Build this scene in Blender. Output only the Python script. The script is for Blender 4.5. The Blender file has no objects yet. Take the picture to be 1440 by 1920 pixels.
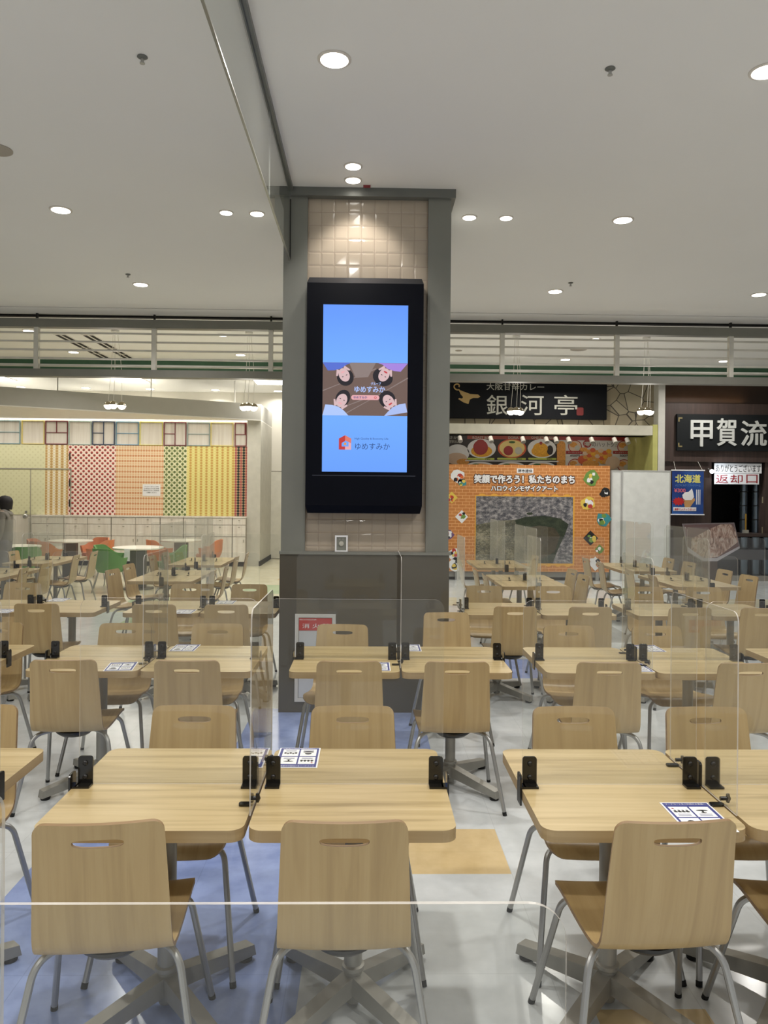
import bpy, bmesh, math, random
from mathutils import Vector, Matrix
random.seed(7)
S = bpy.context.scene
COL = S.collection
PI = math.pi
# ------------------------------------------------------------------ camera
F = 1442.0
R_CAM = Matrix.Rotation(-math.atan(30 / F), 3, 'Z') @ Matrix.Rotation(PI / 2, 3, 'X') @ Matrix.Rotation(0.009, 3, 'Z')
CAM = Vector((0, 0, 1.65))
cd = bpy.data.cameras.new('camera'); cam = bpy.data.objects.new('camera', cd); COL.objects.link(cam)
cam.matrix_world = Matrix.Translation(CAM) @ R_CAM.to_4x4()
cd.sensor_fit = 'AUTO'; cd.sensor_width = 36.0; cd.lens = F / 1920 * 36.0
cd.shift_y = -34 / 1920; cd.clip_start = 0.02; cd.clip_end = 100
S.camera = cam
# ------------------------------------------------------------------ colour management, world, render light paths
S.view_settings.view_transform = 'Standard'; S.view_settings.look = 'None'
S.view_settings.gamma = 1.0; S.view_settings.use_curve_mapping = False
S.view_settings.exposure = 0.0
S.cycles.use_denoising = True
S.cycles.transparent_max_bounces = 64
S.cycles.max_bounces = 8; S.cycles.diffuse_bounces = 4; S.cycles.glossy_bounces = 4
S.cycles.sample_clamp_indirect = 6.0
W = bpy.data.worlds.new('world'); S.world = W; W.use_nodes = True
W.node_tree.nodes['Background'].inputs[0].default_value = (0.80, 0.80, 0.82, 1)
W.node_tree.nodes['Background'].inputs[1].default_value = 0.52
LAMP_W = 22.5          # power of one main-hall downlight
HALL_LAMPS = [(x, y) for y in (1.9, -0.3) for x in (-4.8, -2.48, -0.18, 2.14, 4.5)]   # the rest of the downlight grid, above and behind the camera
BACK_W = 46.0


def lamp(name, loc, power, size=0.16, color=(1, 0.965, 0.91), rot=(0, 0, 0), sy=None, spread=2.6, parent=None):
    l = bpy.data.lights.new(name, 'AREA'); l.energy = power; l.color = color; l.spread = spread
    if sy: l.shape = 'RECTANGLE'; l.size = size; l.size_y = sy
    else: l.shape = 'DISK'; l.size = size
    o = bpy.data.objects.new(name, l); COL.objects.link(o); o.location = loc; o.rotation_euler = rot
    if parent: o.parent = parent
    return o


for x, y in HALL_LAMPS:
    lamp('hall_downlight_beam', (x, y, 3.93), LAMP_W)


def at(px, py, Y):
    """the point of the depth plane Y that was measured at photo pixel (px, py)"""
    d = R_CAM @ Vector(((px - 720) / F, -(py - 926) / F, -1))
    return CAM + d * (Y / d.y)


def atz(px, py, Z):
    d = R_CAM @ Vector(((px - 720) / F, -(py - 926) / F, -1))
    return CAM + d * ((Z - CAM.z) / d.z)


def rc(x0, y0, x1, y1, Y):
    mx, my = (x0 + x1) / 2, (y0 + y1) / 2
    return at(x0, my, Y).x, at(x1, my, Y).x, at(mx, y1, Y).z, at(mx, y0, Y).z      # x0,x1,z0,z1


# ------------------------------------------------------------------ materials
def lin(c):
    return tuple(((v / 255) / 12.92 if v / 255 <= 0.04045 else ((v / 255 + 0.055) / 1.055) ** 2.4) for v in c)


class NT:
    def __init__(s, name):
        s.m = bpy.data.materials.new(name); s.m.use_nodes = True
        s.t = s.m.node_tree; s.n = s.t.nodes; s.b = s.n['Principled BSDF']; s.out = s.n['Material Output']

    def new(s, typ, **kw):
        n = s.n.new(typ)
        for k, v in kw.items(): setattr(n, k, v)
        return n

    def link(s, a, b): s.t.links.new(a, b)

    def math(s, op, a, b=None, c=None):
        n = s.new('ShaderNodeMath', operation=op)
        for i, v in enumerate((a, b, c)):
            if v is None: continue
            if isinstance(v, (int, float)): n.inputs[i].default_value = v
            else: s.link(v, n.inputs[i])
        return n.outputs[0]

    def mix(s, fac, a, b):
        n = s.new('ShaderNodeMix', data_type='RGBA')
        for sock, v in ((n.inputs[0], fac), (n.inputs[6], a), (n.inputs[7], b)):
            if isinstance(v, (int, float)): sock.default_value = v
            elif isinstance(v, tuple): sock.default_value = (*v, 1)
            else: s.link(v, sock)
        return n.outputs[2]

    def coords(s, scale=(1, 1, 1), rnd=False):
        tc = s.new('ShaderNodeTexCoord'); mp = s.new('ShaderNodeMapping')
        mp.inputs['Scale'].default_value = scale
        s.link(tc.outputs['Object'], mp.inputs[0])
        if rnd:
            oi = s.new('ShaderNodeObjectInfo'); m = s.new('ShaderNodeVectorMath', operation='SCALE')
            m.inputs[0].default_value = (37, 91, 53); s.link(oi.outputs['Random'], m.inputs['Scale'])
            s.link(m.outputs[0], mp.inputs['Location'])
        return mp.outputs[0]

    def noise(s, vec, scale=5, detail=3, rough=0.5, dist=0.0):
        n = s.new('ShaderNodeTexNoise'); n.inputs['Scale'].default_value = scale; n.inputs['Detail'].default_value = detail
        n.inputs['Roughness'].default_value = rough; n.inputs['Distortion'].default_value = dist
        s.link(vec, n.inputs['Vector']); return n.outputs['Fac']

    def ramp(s, fac, stops):
        r = s.new('ShaderNodeValToRGB'); e = r.color_ramp.elements
        while len(e) < len(stops): e.new(0.5)
        for i, (p, c) in enumerate(stops): e[i].position = p; e[i].color = (*c, 1)
        s.link(fac, r.inputs[0]); return r.outputs[0]

    def bump(s, h, strength=0.2, dist=0.01):
        b = s.new('ShaderNodeBump'); b.inputs['Strength'].default_value = strength; b.inputs['Distance'].default_value = dist
        s.link(h, b.inputs['Height']); s.link(b.outputs[0], s.b.inputs['Normal'])


def M(name, rgb, rough=0.5, metal=0.0, var=0.06, scale=6.0, emit=None, spec=None, coat=0):
    """plain procedural surface: a colour with a little noise variation"""
    t = NT(name); c = lin(rgb)
    f = t.noise(t.coords(), scale, 3)
    t.link(t.ramp(f, [(0.3, tuple(v * (1 - var) for v in c)), (0.7, tuple(min(1, v * (1 + var)) for v in c))]), t.b.inputs['Base Color'])
    t.b.inputs['Roughness'].default_value = rough; t.b.inputs['Metallic'].default_value = metal
    if spec is not None: t.b.inputs['Specular IOR Level'].default_value = spec
    if coat: t.b.inputs['Coat Weight'].default_value = coat
    if emit:
        t.b.inputs['Emission Color'].default_value = (*c, 1); t.b.inputs['Emission Strength'].default_value = emit
    return t.m


def EM(name, rgb, strength=1.0):
    return M(name, rgb, 0.4, 0, 0.0, emit=strength)


def SCR(name, rgb, k=1.0):
    """a lit picture element of the display"""
    t = NT(name); c = lin(rgb)
    t.b.inputs['Base Color'].default_value = (0.01, 0.01, 0.012, 1); t.b.inputs['Roughness'].default_value = 0.25
    t.b.inputs['Emission Color'].default_value = (*c, 1); t.b.inputs['Emission Strength'].default_value = k
    return t.m


def wood(name, dark, mid, light, axis, rough=0.42, sc=1.0):
    t = NT(name)
    along, across = 1.3 * sc, 26 * sc
    v = t.coords(tuple(along if i in axis else across for i in range(3)), rnd=True)
    f = t.noise(v, 1.0, 5, 0.55, 0.6)
    v2 = t.coords(tuple(along * 3 if i in axis else across * 7 for i in range(3)), rnd=True)
    g = t.noise(v2, 1.0, 3, 0.6)
    c = t.ramp(f, [(0.28, lin(dark)), (0.5, lin(mid)), (0.72, lin(light))])
    c2 = t.mix(t.math('MULTIPLY', t.math('GREATER_THAN', g, 0.60), 0.16), c, lin(dark))
    t.link(c2, t.b.inputs['Base Color']); t.b.inputs['Roughness'].default_value = rough
    return t.m


m_chair = wood('chair_ply_veneer', (168, 142, 99), (182, 156, 110), (190, 165, 120), (1, 2), 0.36)
m_chair_edge = wood('chair_ply_edge', (124, 99, 68), (144, 117, 83), (158, 131, 96), (0,), 0.5)
m_top = wood('table_laminate', (152, 131, 88), (184, 162, 117), (196, 175, 132), (0,), 0.33)
m_top_edge = wood('table_edge_band', (160, 136, 98), (170, 146, 106), (178, 154, 114), (0, 1), 0.45)
m_steel = M('satin_grey_steel', (172, 172, 170), 0.34, 0.7, 0.04)
m_base = M('grey_painted_iron', (158, 156, 148), 0.42, 0.3, 0.06, 14)
m_black = M('black_plastic', (22, 21, 20), 0.35, 0, 0.1)
m_smoke = M('smoked_black_acrylic', (26, 24, 20), 0.15, 0, 0.05)
m_rubber = M('black_rubber', (18, 18, 18), 0.7)


def acrylic(name, haze=0.02, tint=(0.975, 0.98, 0.97), ior=1.45):
    t = NT(name); t.n.remove(t.b)
    tr = t.new('ShaderNodeBsdfTransparent'); tr.inputs[0].default_value = (*tint, 1)
    gl = t.new('ShaderNodeBsdfGlossy'); gl.inputs['Roughness'].default_value = 0.02
    df = t.new('ShaderNodeBsdfDiffuse'); df.inputs[0].default_value = (0.62, 0.60, 0.56, 1)
    fr = t.new('ShaderNodeFresnel'); fr.inputs[0].default_value = ior
    ge = t.new('ShaderNodeNewGeometry')
    front = t.math('SUBTRACT', 1.0, ge.outputs['Backfacing'])
    f = t.math('MULTIPLY', t.math('MULTIPLY', fr.outputs[0], 1.3), front)
    f = t.math('MINIMUM', f, 1.0)
    sm = t.math('MULTIPLY_ADD', t.noise(t.coords((3, 3, 5)), 3, 4), haze, haze * 0.5)
    mx = t.new('ShaderNodeMixShader'); t.link(sm, mx.inputs[0]); t.link(tr.outputs[0], mx.inputs[1]); t.link(df.outputs[0], mx.inputs[2])
    m2 = t.new('ShaderNodeMixShader'); t.link(f, m2.inputs[0]); t.link(mx.outputs[0], m2.inputs[1]); t.link(gl.outputs[0], m2.inputs[2])
    t.link(m2.outputs[0], t.out.inputs[0])
    return t.m


def acrylic_edge(name, col=(0.80, 0.77, 0.72), k=0.55):
    t = NT(name); tr = t.new('ShaderNodeBsdfTransparent')
    t.b.inputs['Base Color'].default_value = (*col, 1); t.b.inputs['Roughness'].default_value = 0.2
    nz = t.math('MULTIPLY_ADD', t.noise(t.coords(), 20, 2), 0.3, k - 0.15)
    mx = t.new('ShaderNodeMixShader'); t.link(nz, mx.inputs[0])
    t.link(tr.outputs[0], mx.inputs[1]); t.link(t.b.outputs[0], mx.inputs[2]); t.link(mx.outputs[0], t.out.inputs[0])
    return t.m


m_acr = acrylic('clear_acrylic'); m_acr_edge = acrylic_edge('acrylic_cut_edge', (.68, .64, .59), .62)
m_glass = acrylic('smoke_barrier_glass', 0.03, (0.93, 0.95, 0.93), 1.45)
m_glass_edge = acrylic_edge('glass_cut_edge', (0.55, 0.56, 0.53), 0.8)
m_white = M('white_paint', (226, 224, 218), 0.5, 0, 0.03)
m_paper = M('white_paper', (236, 236, 238), 0.6, 0, 0.02)
m_ink = M('black_ink', (28, 28, 30), 0.5)
m_navy = M('navy_ink', (52, 58, 130), 0.5)
m_red = M('red_ink', (190, 32, 36), 0.5)
m_pillar = M('grey_metal_cladding', (130, 131, 124), 0.38, 0.25, 0.04, 3)
m_pillar_low = M('dark_grey_cladding', (88, 83, 73), 0.28, 0.2, 0.05, 2)
m_cornice = M('grey_cornice', (112, 114, 110), 0.4, 0.2)
m_ceil = M('ceiling_paint', (238, 237, 235), 0.85, 0, 0.015, 0.6)
m_wall = M('offwhite_wall', (214, 210, 198), 0.7, 0, 0.02, 1)
m_dark = M('dark_gap', (34, 33, 31), 0.8)


# ------------------------------------------------------------------ mesh builder
class MB:
    def __init__(s): s.v = []; s.f = []; s.mi = []; s.sm = []

    def add(s, vs, fs, mi=0, smooth=False):
        o = len(s.v); s.v += [tuple(v) for v in vs]
        for f in fs: s.f.append([i + o for i in f]); s.mi.append(mi); s.sm.append(smooth)
        return s

    def box(s, x0, x1, y0, y1, z0, z1, mi=0):
        x0, x1 = sorted((x0, x1)); y0, y1 = sorted((y0, y1)); z0, z1 = sorted((z0, z1))
        v = [(x, y, z) for z in (z0, z1) for y in (y0, y1) for x in (x0, x1)]
        return s.add(v, [(0, 2, 3, 1), (4, 5, 7, 6), (0, 1, 5, 4), (2, 6, 7, 3), (0, 4, 6, 2), (1, 3, 7, 5)], mi)

    def frame(s, x0, x1, y0, y1, z0, z1, t, mi=0):
        """four mitre-free bars round an opening"""
        return s.box(x0, x0 + t, y0, y1, z0, z1, mi).box(x1 - t, x1, y0, y1, z0, z1, mi).box(x0 + t, x1 - t, y0, y1, z1 - t, z1, mi).box(x0 + t, x1 - t, y0, y1, z0, z0 + t, mi)

    def prism(s, pts, axis, a0, a1, mi=0, side=None, smooth=False):
        """2D outline extruded along axis; pts counter-clockwise in the (x,y)/(x,z)/(y,z) plane"""
        def P(p, a): return (a, p[0], p[1]) if axis == 'x' else (p[0], a, p[1]) if axis == 'y' else (p[0], p[1], a)
        n = len(pts); v = [P(p, a0) for p in pts] + [P(p, a1) for p in pts]
        s.add(v, [tuple(range(n)), tuple(range(2 * n - 1, n - 1, -1))], mi)
        o = len(s.v) - 2 * n
        for i in range(n):
            s.f.append([o + i, o + n + i, o + n + (i + 1) % n, o + (i + 1) % n]); s.mi.append(mi if side is None else side); s.sm.append(smooth)
        return s

    def tube(s, pts, r, n=10, mi=0, cap=True):
        pts = [Vector(p) for p in pts]; rs = r if isinstance(r, (list, tuple)) else [r] * len(pts)
        ref = None; rings = []
        for i, p in enumerate(pts):
            t = (pts[min(i + 1, len(pts) - 1)] - pts[max(i - 1, 0)]).normalized()
            if ref is None: ref = Vector((0, 1, 0)) if abs(t.y) < 0.9 else Vector((1, 0, 0))
            u = (ref - t * ref.dot(t)).normalized(); w = t.cross(u); ref = u
            rings.append([p + (u * math.cos(2 * PI * k / n) + w * math.sin(2 * PI * k / n)) * rs[i] for k in range(n)])
        fs = []
        for i in range(len(pts) - 1):
            for k in range(n): fs.append((i * n + k, i * n + (k + 1) % n, (i + 1) * n + (k + 1) % n, (i + 1) * n + k))
        s.add([q for rg in rings for q in rg], fs, mi, True)
        if cap:
            o = len(s.v) - n * len(pts)
            s.f += [[o + k for k in reversed(range(n))], [o + (len(pts) - 1) * n + k for k in range(n)]]; s.mi += [mi, mi]; s.sm += [False, False]
        return s

    def lathe(s, prof, c=(0, 0, 0), n=24, mi=0, smooth=True, sx=1, sy=1):
        v = []; fs = []
        for r, z in prof: v += [(c[0] + sx * r * math.cos(2 * PI * k / n), c[1] + sy * r * math.sin(2 * PI * k / n), c[2] + z) for k in range(n)]
        m = len(prof)
        for i in range(m - 1):
            for k in range(n): fs.append((i * n + k, i * n + (k + 1) % n, (i + 1) * n + (k + 1) % n, (i + 1) * n + k))
        fs += [tuple(reversed(range(n))), tuple((m - 1) * n + k for k in range(n))]
        return s.add(v, fs, mi, smooth)

    # flat prints on a board that faces the hall (-Y)
    def poly(s, pts, Y, mi=0):
        a = sum(pts[i][0] * pts[(i + 1) % len(pts)][1] - pts[(i + 1) % len(pts)][0] * pts[i][1] for i in range(len(pts)))
        if a < 0: pts = pts[::-1]
        return s.add([(x, Y, z) for x, z in pts], [tuple(range(len(pts)))], mi)

    def rect(s, x0, x1, z0, z1, Y, mi=0): return s.poly([(x0, z0), (x1, z0), (x1, z1), (x0, z1)], Y, mi)

    def ell(s, cx, cz, rx, rz, Y, mi=0, n=28, rot=0.0, a0=0.0, a1=2 * PI):
        full = abs(a1 - a0 - 2 * PI) < 1e-6; k = n if full else n + 1
        p = []
        for i in range(k):
            a = a0 + (a1 - a0) * i / n; x, z = rx * math.cos(a), rz * math.sin(a)
            p.append((cx + x * math.cos(rot) - z * math.sin(rot), cz + x * math.sin(rot) + z * math.cos(rot)))
        return s.poly(p, Y, mi)

    def text(s, body, x0, x1, z0, z1, Y, mi=0, bold=0.0, ext=0.0, plane='xz', sp=1.0):
        """lettering fitted into a box; bold = stroke thickening as a share of the letter height"""
        vs, fs = text_geo(body, 0.0, ext, sp)
        ax, bx = min(v[0] for v in vs), max(v[0] for v in vs); az, bz = min(v[1] for v in vs), max(v[1] for v in vs)
        kx = (x1 - x0) / max(1e-6, bx - ax); kz = (z1 - z0) / max(1e-6, bz - az)
        e = bold * (z1 - z0); nb = 20 if bold > .1 else 8
        offs = [(0, 0)] + ([(e * math.cos(q * 2 * PI / nb), e * math.sin(q * 2 * PI / nb)) for q in range(nb)] if e else [])
        for i, (dx, dz) in enumerate(offs):
            y = i * 1e-5
            if plane == 'xz': out = [(x0 + dx + (a - ax) * kx, Y - c - y, z0 + dz + (b - az) * kz) for a, b, c in vs]
            else: out = [(x0 + dx + (a - ax) * kx, z0 + dz + (b - az) * kz, Y + c + y) for a, b, c in vs]
            s.add(out, fs, mi)
        return s

    def build(s, name, mats, parent=None, loc=None, angle=35, rot=None):
        me = bpy.data.meshes.new(name); me.from_pydata(s.v, [], s.f)
        for m in (mats if isinstance(mats, (list, tuple)) else [mats]): me.materials.append(m)
        me.polygons.foreach_set('material_index', s.mi); me.polygons.foreach_set('use_smooth', s.sm); me.update()
        if any(s.sm): me.set_sharp_from_angle(angle=math.radians(angle))
        o = bpy.data.objects.new(name, me); COL.objects.link(o)
        if parent: o.parent = parent
        if loc: o.location = loc
        if rot: o.rotation_euler = rot
        return o


_tc = {}


def text_geo(body, bold=0.0, ext=0.0, sp=1.0):
    key = (body, bold, ext, sp)
    if key not in _tc:
        c = bpy.data.curves.new('lettering', 'FONT'); c.body = body; c.size = 1.0; c.offset = bold; c.extrude = ext; c.resolution_u = 3; c.space_character = sp
        c.fill_mode = 'BOTH' if ext else 'FRONT'
        o = bpy.data.objects.new('lettering', c); COL.objects.link(o)
        bpy.context.view_layer.update()
        me = bpy.data.meshes.new_from_object(o.evaluated_get(bpy.context.evaluated_depsgraph_get()))
        _tc[key] = ([tuple(v.co) for v in me.vertices], [tuple(p.vertices) for p in me.polygons])
        bpy.data.meshes.remove(me); bpy.data.objects.remove(o); bpy.data.curves.remove(c)
    return _tc[key]


def rrect(x0, x1, y0, y1, r, n=6, corners=(1, 1, 1, 1)):
    out = []
    for i, (cx, cy, a) in enumerate(((x1 - r, y0 + r, -PI / 2), (x1 - r, y1 - r, 0), (x0 + r, y1 - r, PI / 2), (x0 + r, y0 + r, PI))):
        if corners[i]: out += [(cx + r * math.cos(a + PI / 2 * k / n), cy + r * math.sin(a + PI / 2 * k / n)) for k in range(n + 1)]
        else: out.append(((x1, y0), (x1, y1), (x0, y1), (x0, y0))[i])
    return out


def bend(pts, r, n=6):
    """polyline with its inner corners rounded"""
    pts = [Vector(p) for p in pts]; out = [pts[0]]
    for i in range(1, len(pts) - 1):
        a, b, c = pts[i - 1], pts[i], pts[i + 1]
        rr = min(r, (a - b).length * 0.48, (c - b).length * 0.48)
        p, q = b + (a - b).normalized() * rr, b + (c - b).normalized() * rr
        for k in range(n + 1):
            t = k / n; out.append(p * (1 - t) ** 2 + b * 2 * t * (1 - t) + q * t * t)
    return out + [pts[-1]]


def tag(o, label, cat, group=None, kind=None):
    o['label'] = label; o['category'] = cat
    if group: o['group'] = group
    if kind: o['kind'] = kind
    return o


def thing(name, label, cat, loc=(0, 0, 0), rz=0.0, group=None):
    o = bpy.data.objects.new(name, None); COL.objects.link(o); o.empty_display_size = 0.1
    o.location = loc; o.rotation_euler = (0, 0, rz)
    return tag(o, label, cat, group)


def struct(o): o['kind'] = 'structure'; return o


def dup(root, loc, rz, label):
    def cp(o, parent):
        c = o.copy(); COL.objects.link(c); c.parent = parent
        for k in list(o.children): cp(k, c)
        return c
    r = cp(root, None); r.location = loc; r.rotation_euler = (0, 0, rz); r['label'] = label
    return r


# ------------------------------------------------------------------ floor
def floor_mat(name, a, b, sc=1.3, joint=0.10, rough=0.16):
    t = NT(name); v = t.coords()
    f = t.noise(v, sc, 6, 0.6, 0.8); g = t.noise(v, sc * 7, 4, 0.6)
    c = t.ramp(t.math('MULTIPLY_ADD', g, 0.35, t.math('MULTIPLY', f, 0.75)), [(0.38, lin(a)), (0.66, lin(b))])
    sx = t.new('ShaderNodeSeparateXYZ'); t.link(v, sx.inputs[0])
    ms = []
    for k, off in ((0, 0.26), (1, 0.06)):
        q = t.math('ADD', sx.outputs[k], off + 45.0); q = t.math('FRACT', t.math('DIVIDE', q, 0.45))
        ms.append(t.math('LESS_THAN', q, 0.007))
    j = t.math('MULTIPLY', t.math('MAXIMUM', ms[0], ms[1]), joint * 2.5)
    t.link(t.mix(j, c, tuple(x * 0.55 for x in lin(a))), t.b.inputs['Base Color'])
    t.link(t.math('MULTIPLY_ADD', g, 0.08, rough - 0.03), t.b.inputs['Roughness'])
    return t.m


floor_mats = [floor_mat('vinyl_tile_pale_grey', (194, 199, 201), (218, 222, 224)),
              floor_mat('vinyl_tile_blue', (122, 140, 192), (160, 178, 226)),
              floor_mat('vinyl_tile_ochre', (198, 172, 124), (222, 198, 152)),
              floor_mat('vinyl_tile_cream', (206, 200, 172), (222, 216, 190)),
              floor_mat('vinyl_tile_sage', (168, 188, 150), (188, 206, 170)),
              floor_mat('vinyl_tile_grey', (150, 150, 148), (172, 172, 170))]
patches = [(-1.46, -0.215, 2.0, 4.05, 1), (-0.85, 0.42, 4.85, 5.9, 1), (0.19, 0.64, 3.337, 3.785, 2), (0.74, 1.1, 2.05, 2.455, 2),
           (1.25, 1.72, 6.9, 7.7, 1), (-2.6, -1.9, 1.2, 2.2, 5), (0.20, 0.70, 1.7, 2.35, 5),
           (-9, -0.6, 10.6, 19.3, 3), (-3.6, -2.6, 11.0, 12.2, 4), (-2.1, -1.2, 12.6, 13.8, 4), (-3.1, -2.3, 9.2, 10.4, 4), (-1.7, -0.9, 14.6, 15.8, 2),
           (0.8, 8.5, 11.4, 12.3, 3), (2.4, 3.1, 8.6, 9.9, 5), (4.2, 5.0, 10.2, 12.8, 5), (0.7, 1.2, 9.6, 10.5, 5)]
xs = sorted({-12.0, 12.0} | {p[0] for p in patches} | {p[1] for p in patches}); ys = sorted({-6.0, 19.6} | {p[2] for p in patches} | {p[3] for p in patches})
mb = MB(); vid = {(i, j): j * len(xs) + i for j in range(len(ys)) for i in range(len(xs))}
mb.v = [(x, y, 0) for y in ys for x in xs]
for j in range(len(ys) - 1):
    for i in range(len(xs) - 1):
        cx, cy = (xs[i] + xs[i + 1]) / 2, (ys[j] + ys[j + 1]) / 2; k = 0
        for p in patches:
            if p[0] < cx < p[1] and p[2] < cy < p[3]: k = p[4]
        mb.f.append([vid[i, j], vid[i + 1, j], vid[i + 1, j + 1], vid[i, j + 1]]); mb.mi.append(k); mb.sm.append(False)
struct(mb.build('floor', floor_mats))

# ------------------------------------------------------------------ ceilings and walls
mb = MB().box(-12, 12, -6, 9.70, 3.95, 4.0).box(-12, 12, 9.725, 10.17, 3.95, 4.0).box(-12, 12, 9.70, 9.725, 3.965, 4.0, 1)
struct(mb.build('ceiling', [m_ceil, m_dark]))
struct(MB().box(-12, 12, 10.12, 10.19, 3.925, 3.95).build('trim_1', m_dark))  # dark strip painted in for the shadow line where the ceiling ends
m_ceil2 = M('rear_ceiling_paint', (242, 241, 236), 0.85, 0, 0.015, 0.6)
struct(MB().box(-12, 12, 10.17, 19.6, 4.15, 4.2).build('ceiling_rear', m_ceil2))
struct(MB().box(-12, 12, 10.171, 10.22, 4.0, 4.15).build('wall_bulkhead', m_ceil2))
struct(MB().box(-12, 2.2, 19.3, 19.42, 0, 4.15).build('wall_back', m_wall))
struct(MB().box(-12.1, -12, -6, 19.6, 0, 4.15).build('wall_left', m_wall))
struct(MB().box(12, 12.1, -6, 19.6, 0, 4.15).build('wall_right', m_wall))
# service door at the end of the passage
x0, x1, z0, z1 = rc(493.5, 885, 545, 1049, 19.28); z0 = 0
d = thing('door_1', 'plain white service door at the end of the passage beside the pillar', 'door', ((x0 + x1) / 2, 19.29, 0)); d['kind'] = 'structure'
w = (x1 - x0) / 2
MB().box(-w - .03, w + .03, -.012, .005, 0, z1 + .03).build('door_frame', M('door_frame_grey', (150, 146, 134), 0.6), d)
MB().box(-w, w, -.03, -.012, .012, z1).build('door_leaf', M('door_leaf_white', (208, 205, 192), 0.6), d)
for hz in (0.55, 1.6):
    MB().box(-w - .02, -w + .012, -.045, -.03, hz, hz + .13).build('hinge', m_cornice, d)

# --- kids' corner: patterned wall with cabinets
YW = 17.5
xe = at(465, 900, YW).x
mb = MB().box(-12, xe, YW, YW + .2, 0, 3.27)
m_wash = wood('whitewashed_wood', (206, 198, 188), (222, 216, 206), (230, 226, 218), (2,), 0.6, 0.5)
struct(mb.build('wall_kids_corner', m_wash))
x2 = at(490, 900, YW).x
struct(MB().box(xe, x2, YW - .15, 19.3, 0, 3.27).build('wall_kids_corner_end', M('pale_grey_post', (196, 193, 182), 0.6)))
struct(MB().box(x2 - .02, x2 + .015, YW - .17, 19.3, 0, .11).build('baseboard_passage', m_dark))
# slanted soffit in front of it
zb, zt = 3.27, 3.64
pts = [(x2, 19.3), (-12, 19.3), (-12, 12.27), (x2, YW - .15)]
struct(MB().prism(pts[::-1], 'z', zb + .02, zt).build('ceiling_soffit', M('soffit_grey', (186, 184, 176), 0.7, 0, 0.02)))
struct(MB().prism(pts[::-1], 'z', zb, zb + .02).build('ceiling_soffit_lining', M('soffit_white', (236, 233, 226), 0.7, 0, 0.02)))  # underside in a paler colour that stands for the light washing it
for px, y0 in ((108, 750), (283, 765), (440, 770)):
    p = at(px, y0, 0.1)
    yy = {108: 15.7, 283: 16.6, 440: 17.3}[px]
    q = at(px, y0, yy)
    o = MB().tube([(q.x, yy, zt), (q.x, yy, 4.15)], .012, 8).build('suspension_rod', m_white)
    tag(o, {108: 'dark thin rod holding up the far end of the slanted soffit', 283: 'thin white rod holding the slanted soffit near its middle', 440: 'thin white rod above the low end of the slanted soffit'}[px], 'rod')


def dots(name, base, specs, rough=0.6):
    """printed wallpaper: lattices of dots; spec = (pitch_x, pitch_z, off_x, off_z, radius, colour)"""
    t = NT(name); v = t.coords(); sx = t.new('ShaderNodeSeparateXYZ'); t.link(v, sx.inputs[0])
    c = lin(base)
    for px_, pz_, ox, oz, r, col in specs:
        u = t.math('SUBTRACT', t.math('FRACT', t.math('DIVIDE', t.math('ADD', sx.outputs[0], ox + 50 * px_), px_)), 0.5)
        w_ = t.math('SUBTRACT', t.math('FRACT', t.math('DIVIDE', t.math('ADD', sx.outputs[2], oz), pz_)), 0.5)
        dd = t.math('ADD', t.math('POWER', t.math('MULTIPLY', u, px_), 2), t.math('POWER', t.math('MULTIPLY', w_, pz_), 2))
        c = t.mix(t.math('LESS_THAN', dd, r * r), c, lin(col))
    if isinstance(c, tuple): t.b.inputs['Base Color'].default_value = (*c, 1)
    else: t.link(c, t.b.inputs['Base Color'])
    t.b.inputs['Roughness'].default_value = rough
    return t.m


P = 0.06
wp = [(-60, 85, 'pale green', dots('paper_pale_green', (226, 224, 186), [(2 * P, 2 * P, 0, 0, .02, (216, 213, 172)), (2 * P, 2 * P, P, P, .02, (216, 213, 172))])),
      (85, 128, 'tan and white dotted', dots('paper_tan', (228, 212, 168), [(2 * P, P, 0, 0, .028, (196, 158, 100)), (2 * P, P, P, 0, .023, (238, 230, 214))])),
      (128, 217, 'red dotted', dots('paper_red', (242, 222, 210), [(2 * P, 2 * P, 0, 0, .029, (192, 74, 72)), (2 * P, 2 * P, P, P, .029, (192, 74, 72)), (2 * P, 2 * P, 0, .012, .017, (104, 70, 56)), (2 * P, 2 * P, P, P + .012, .017, (104, 70, 56))])),
      (217, 307, 'orange striped dotted', dots('paper_orange', (234, 212, 178), [(P, 2 * P, 0, 0, .026, (208, 148, 104)), (P, 2 * P, 0, P, .022, (226, 186, 146))])),
      (307, 350, 'green dotted', dots('paper_green', (222, 220, 182), [(2 * P, 2 * P, 0, 0, .030, (98, 112, 62)), (2 * P, 2 * P, P, P, .030, (98, 112, 62)), (2 * P, 2 * P, P, 0, .022, (138, 150, 84)), (2 * P, 2 * P, P, 0, .013, (226, 224, 176))])),
      (350, 440, 'yellow with ochre dotted', dots('paper_yellow', (222, 210, 132), [(2 * P, P, 0, 0, .026, (200, 158, 84)), (2 * P, P, P, 0, .02, (228, 218, 146))])),
      (440, 465, 'dark red and black dotted', dots('paper_dark', (196, 160, 128), [(2 * P, P, 0, 0, .029, (24, 44, 36)), (2 * P, P, P, 0, .026, (168, 84, 80))]))]
for a, b, nm, m in wp:
    x0, x1, z0, z1 = rc(a, 840, b, 972, YW)
    z0, z1 = 1.113, 2.69
    o = MB().box(x0, x1, -.012, -.001, z0, z1).build('wallpaper_panel', m, None, (0, YW, 0))
    tag(o, nm + ' wallpaper panel on the kids corner wall', 'wallpaper', 'patterned wallpaper panels')
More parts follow.
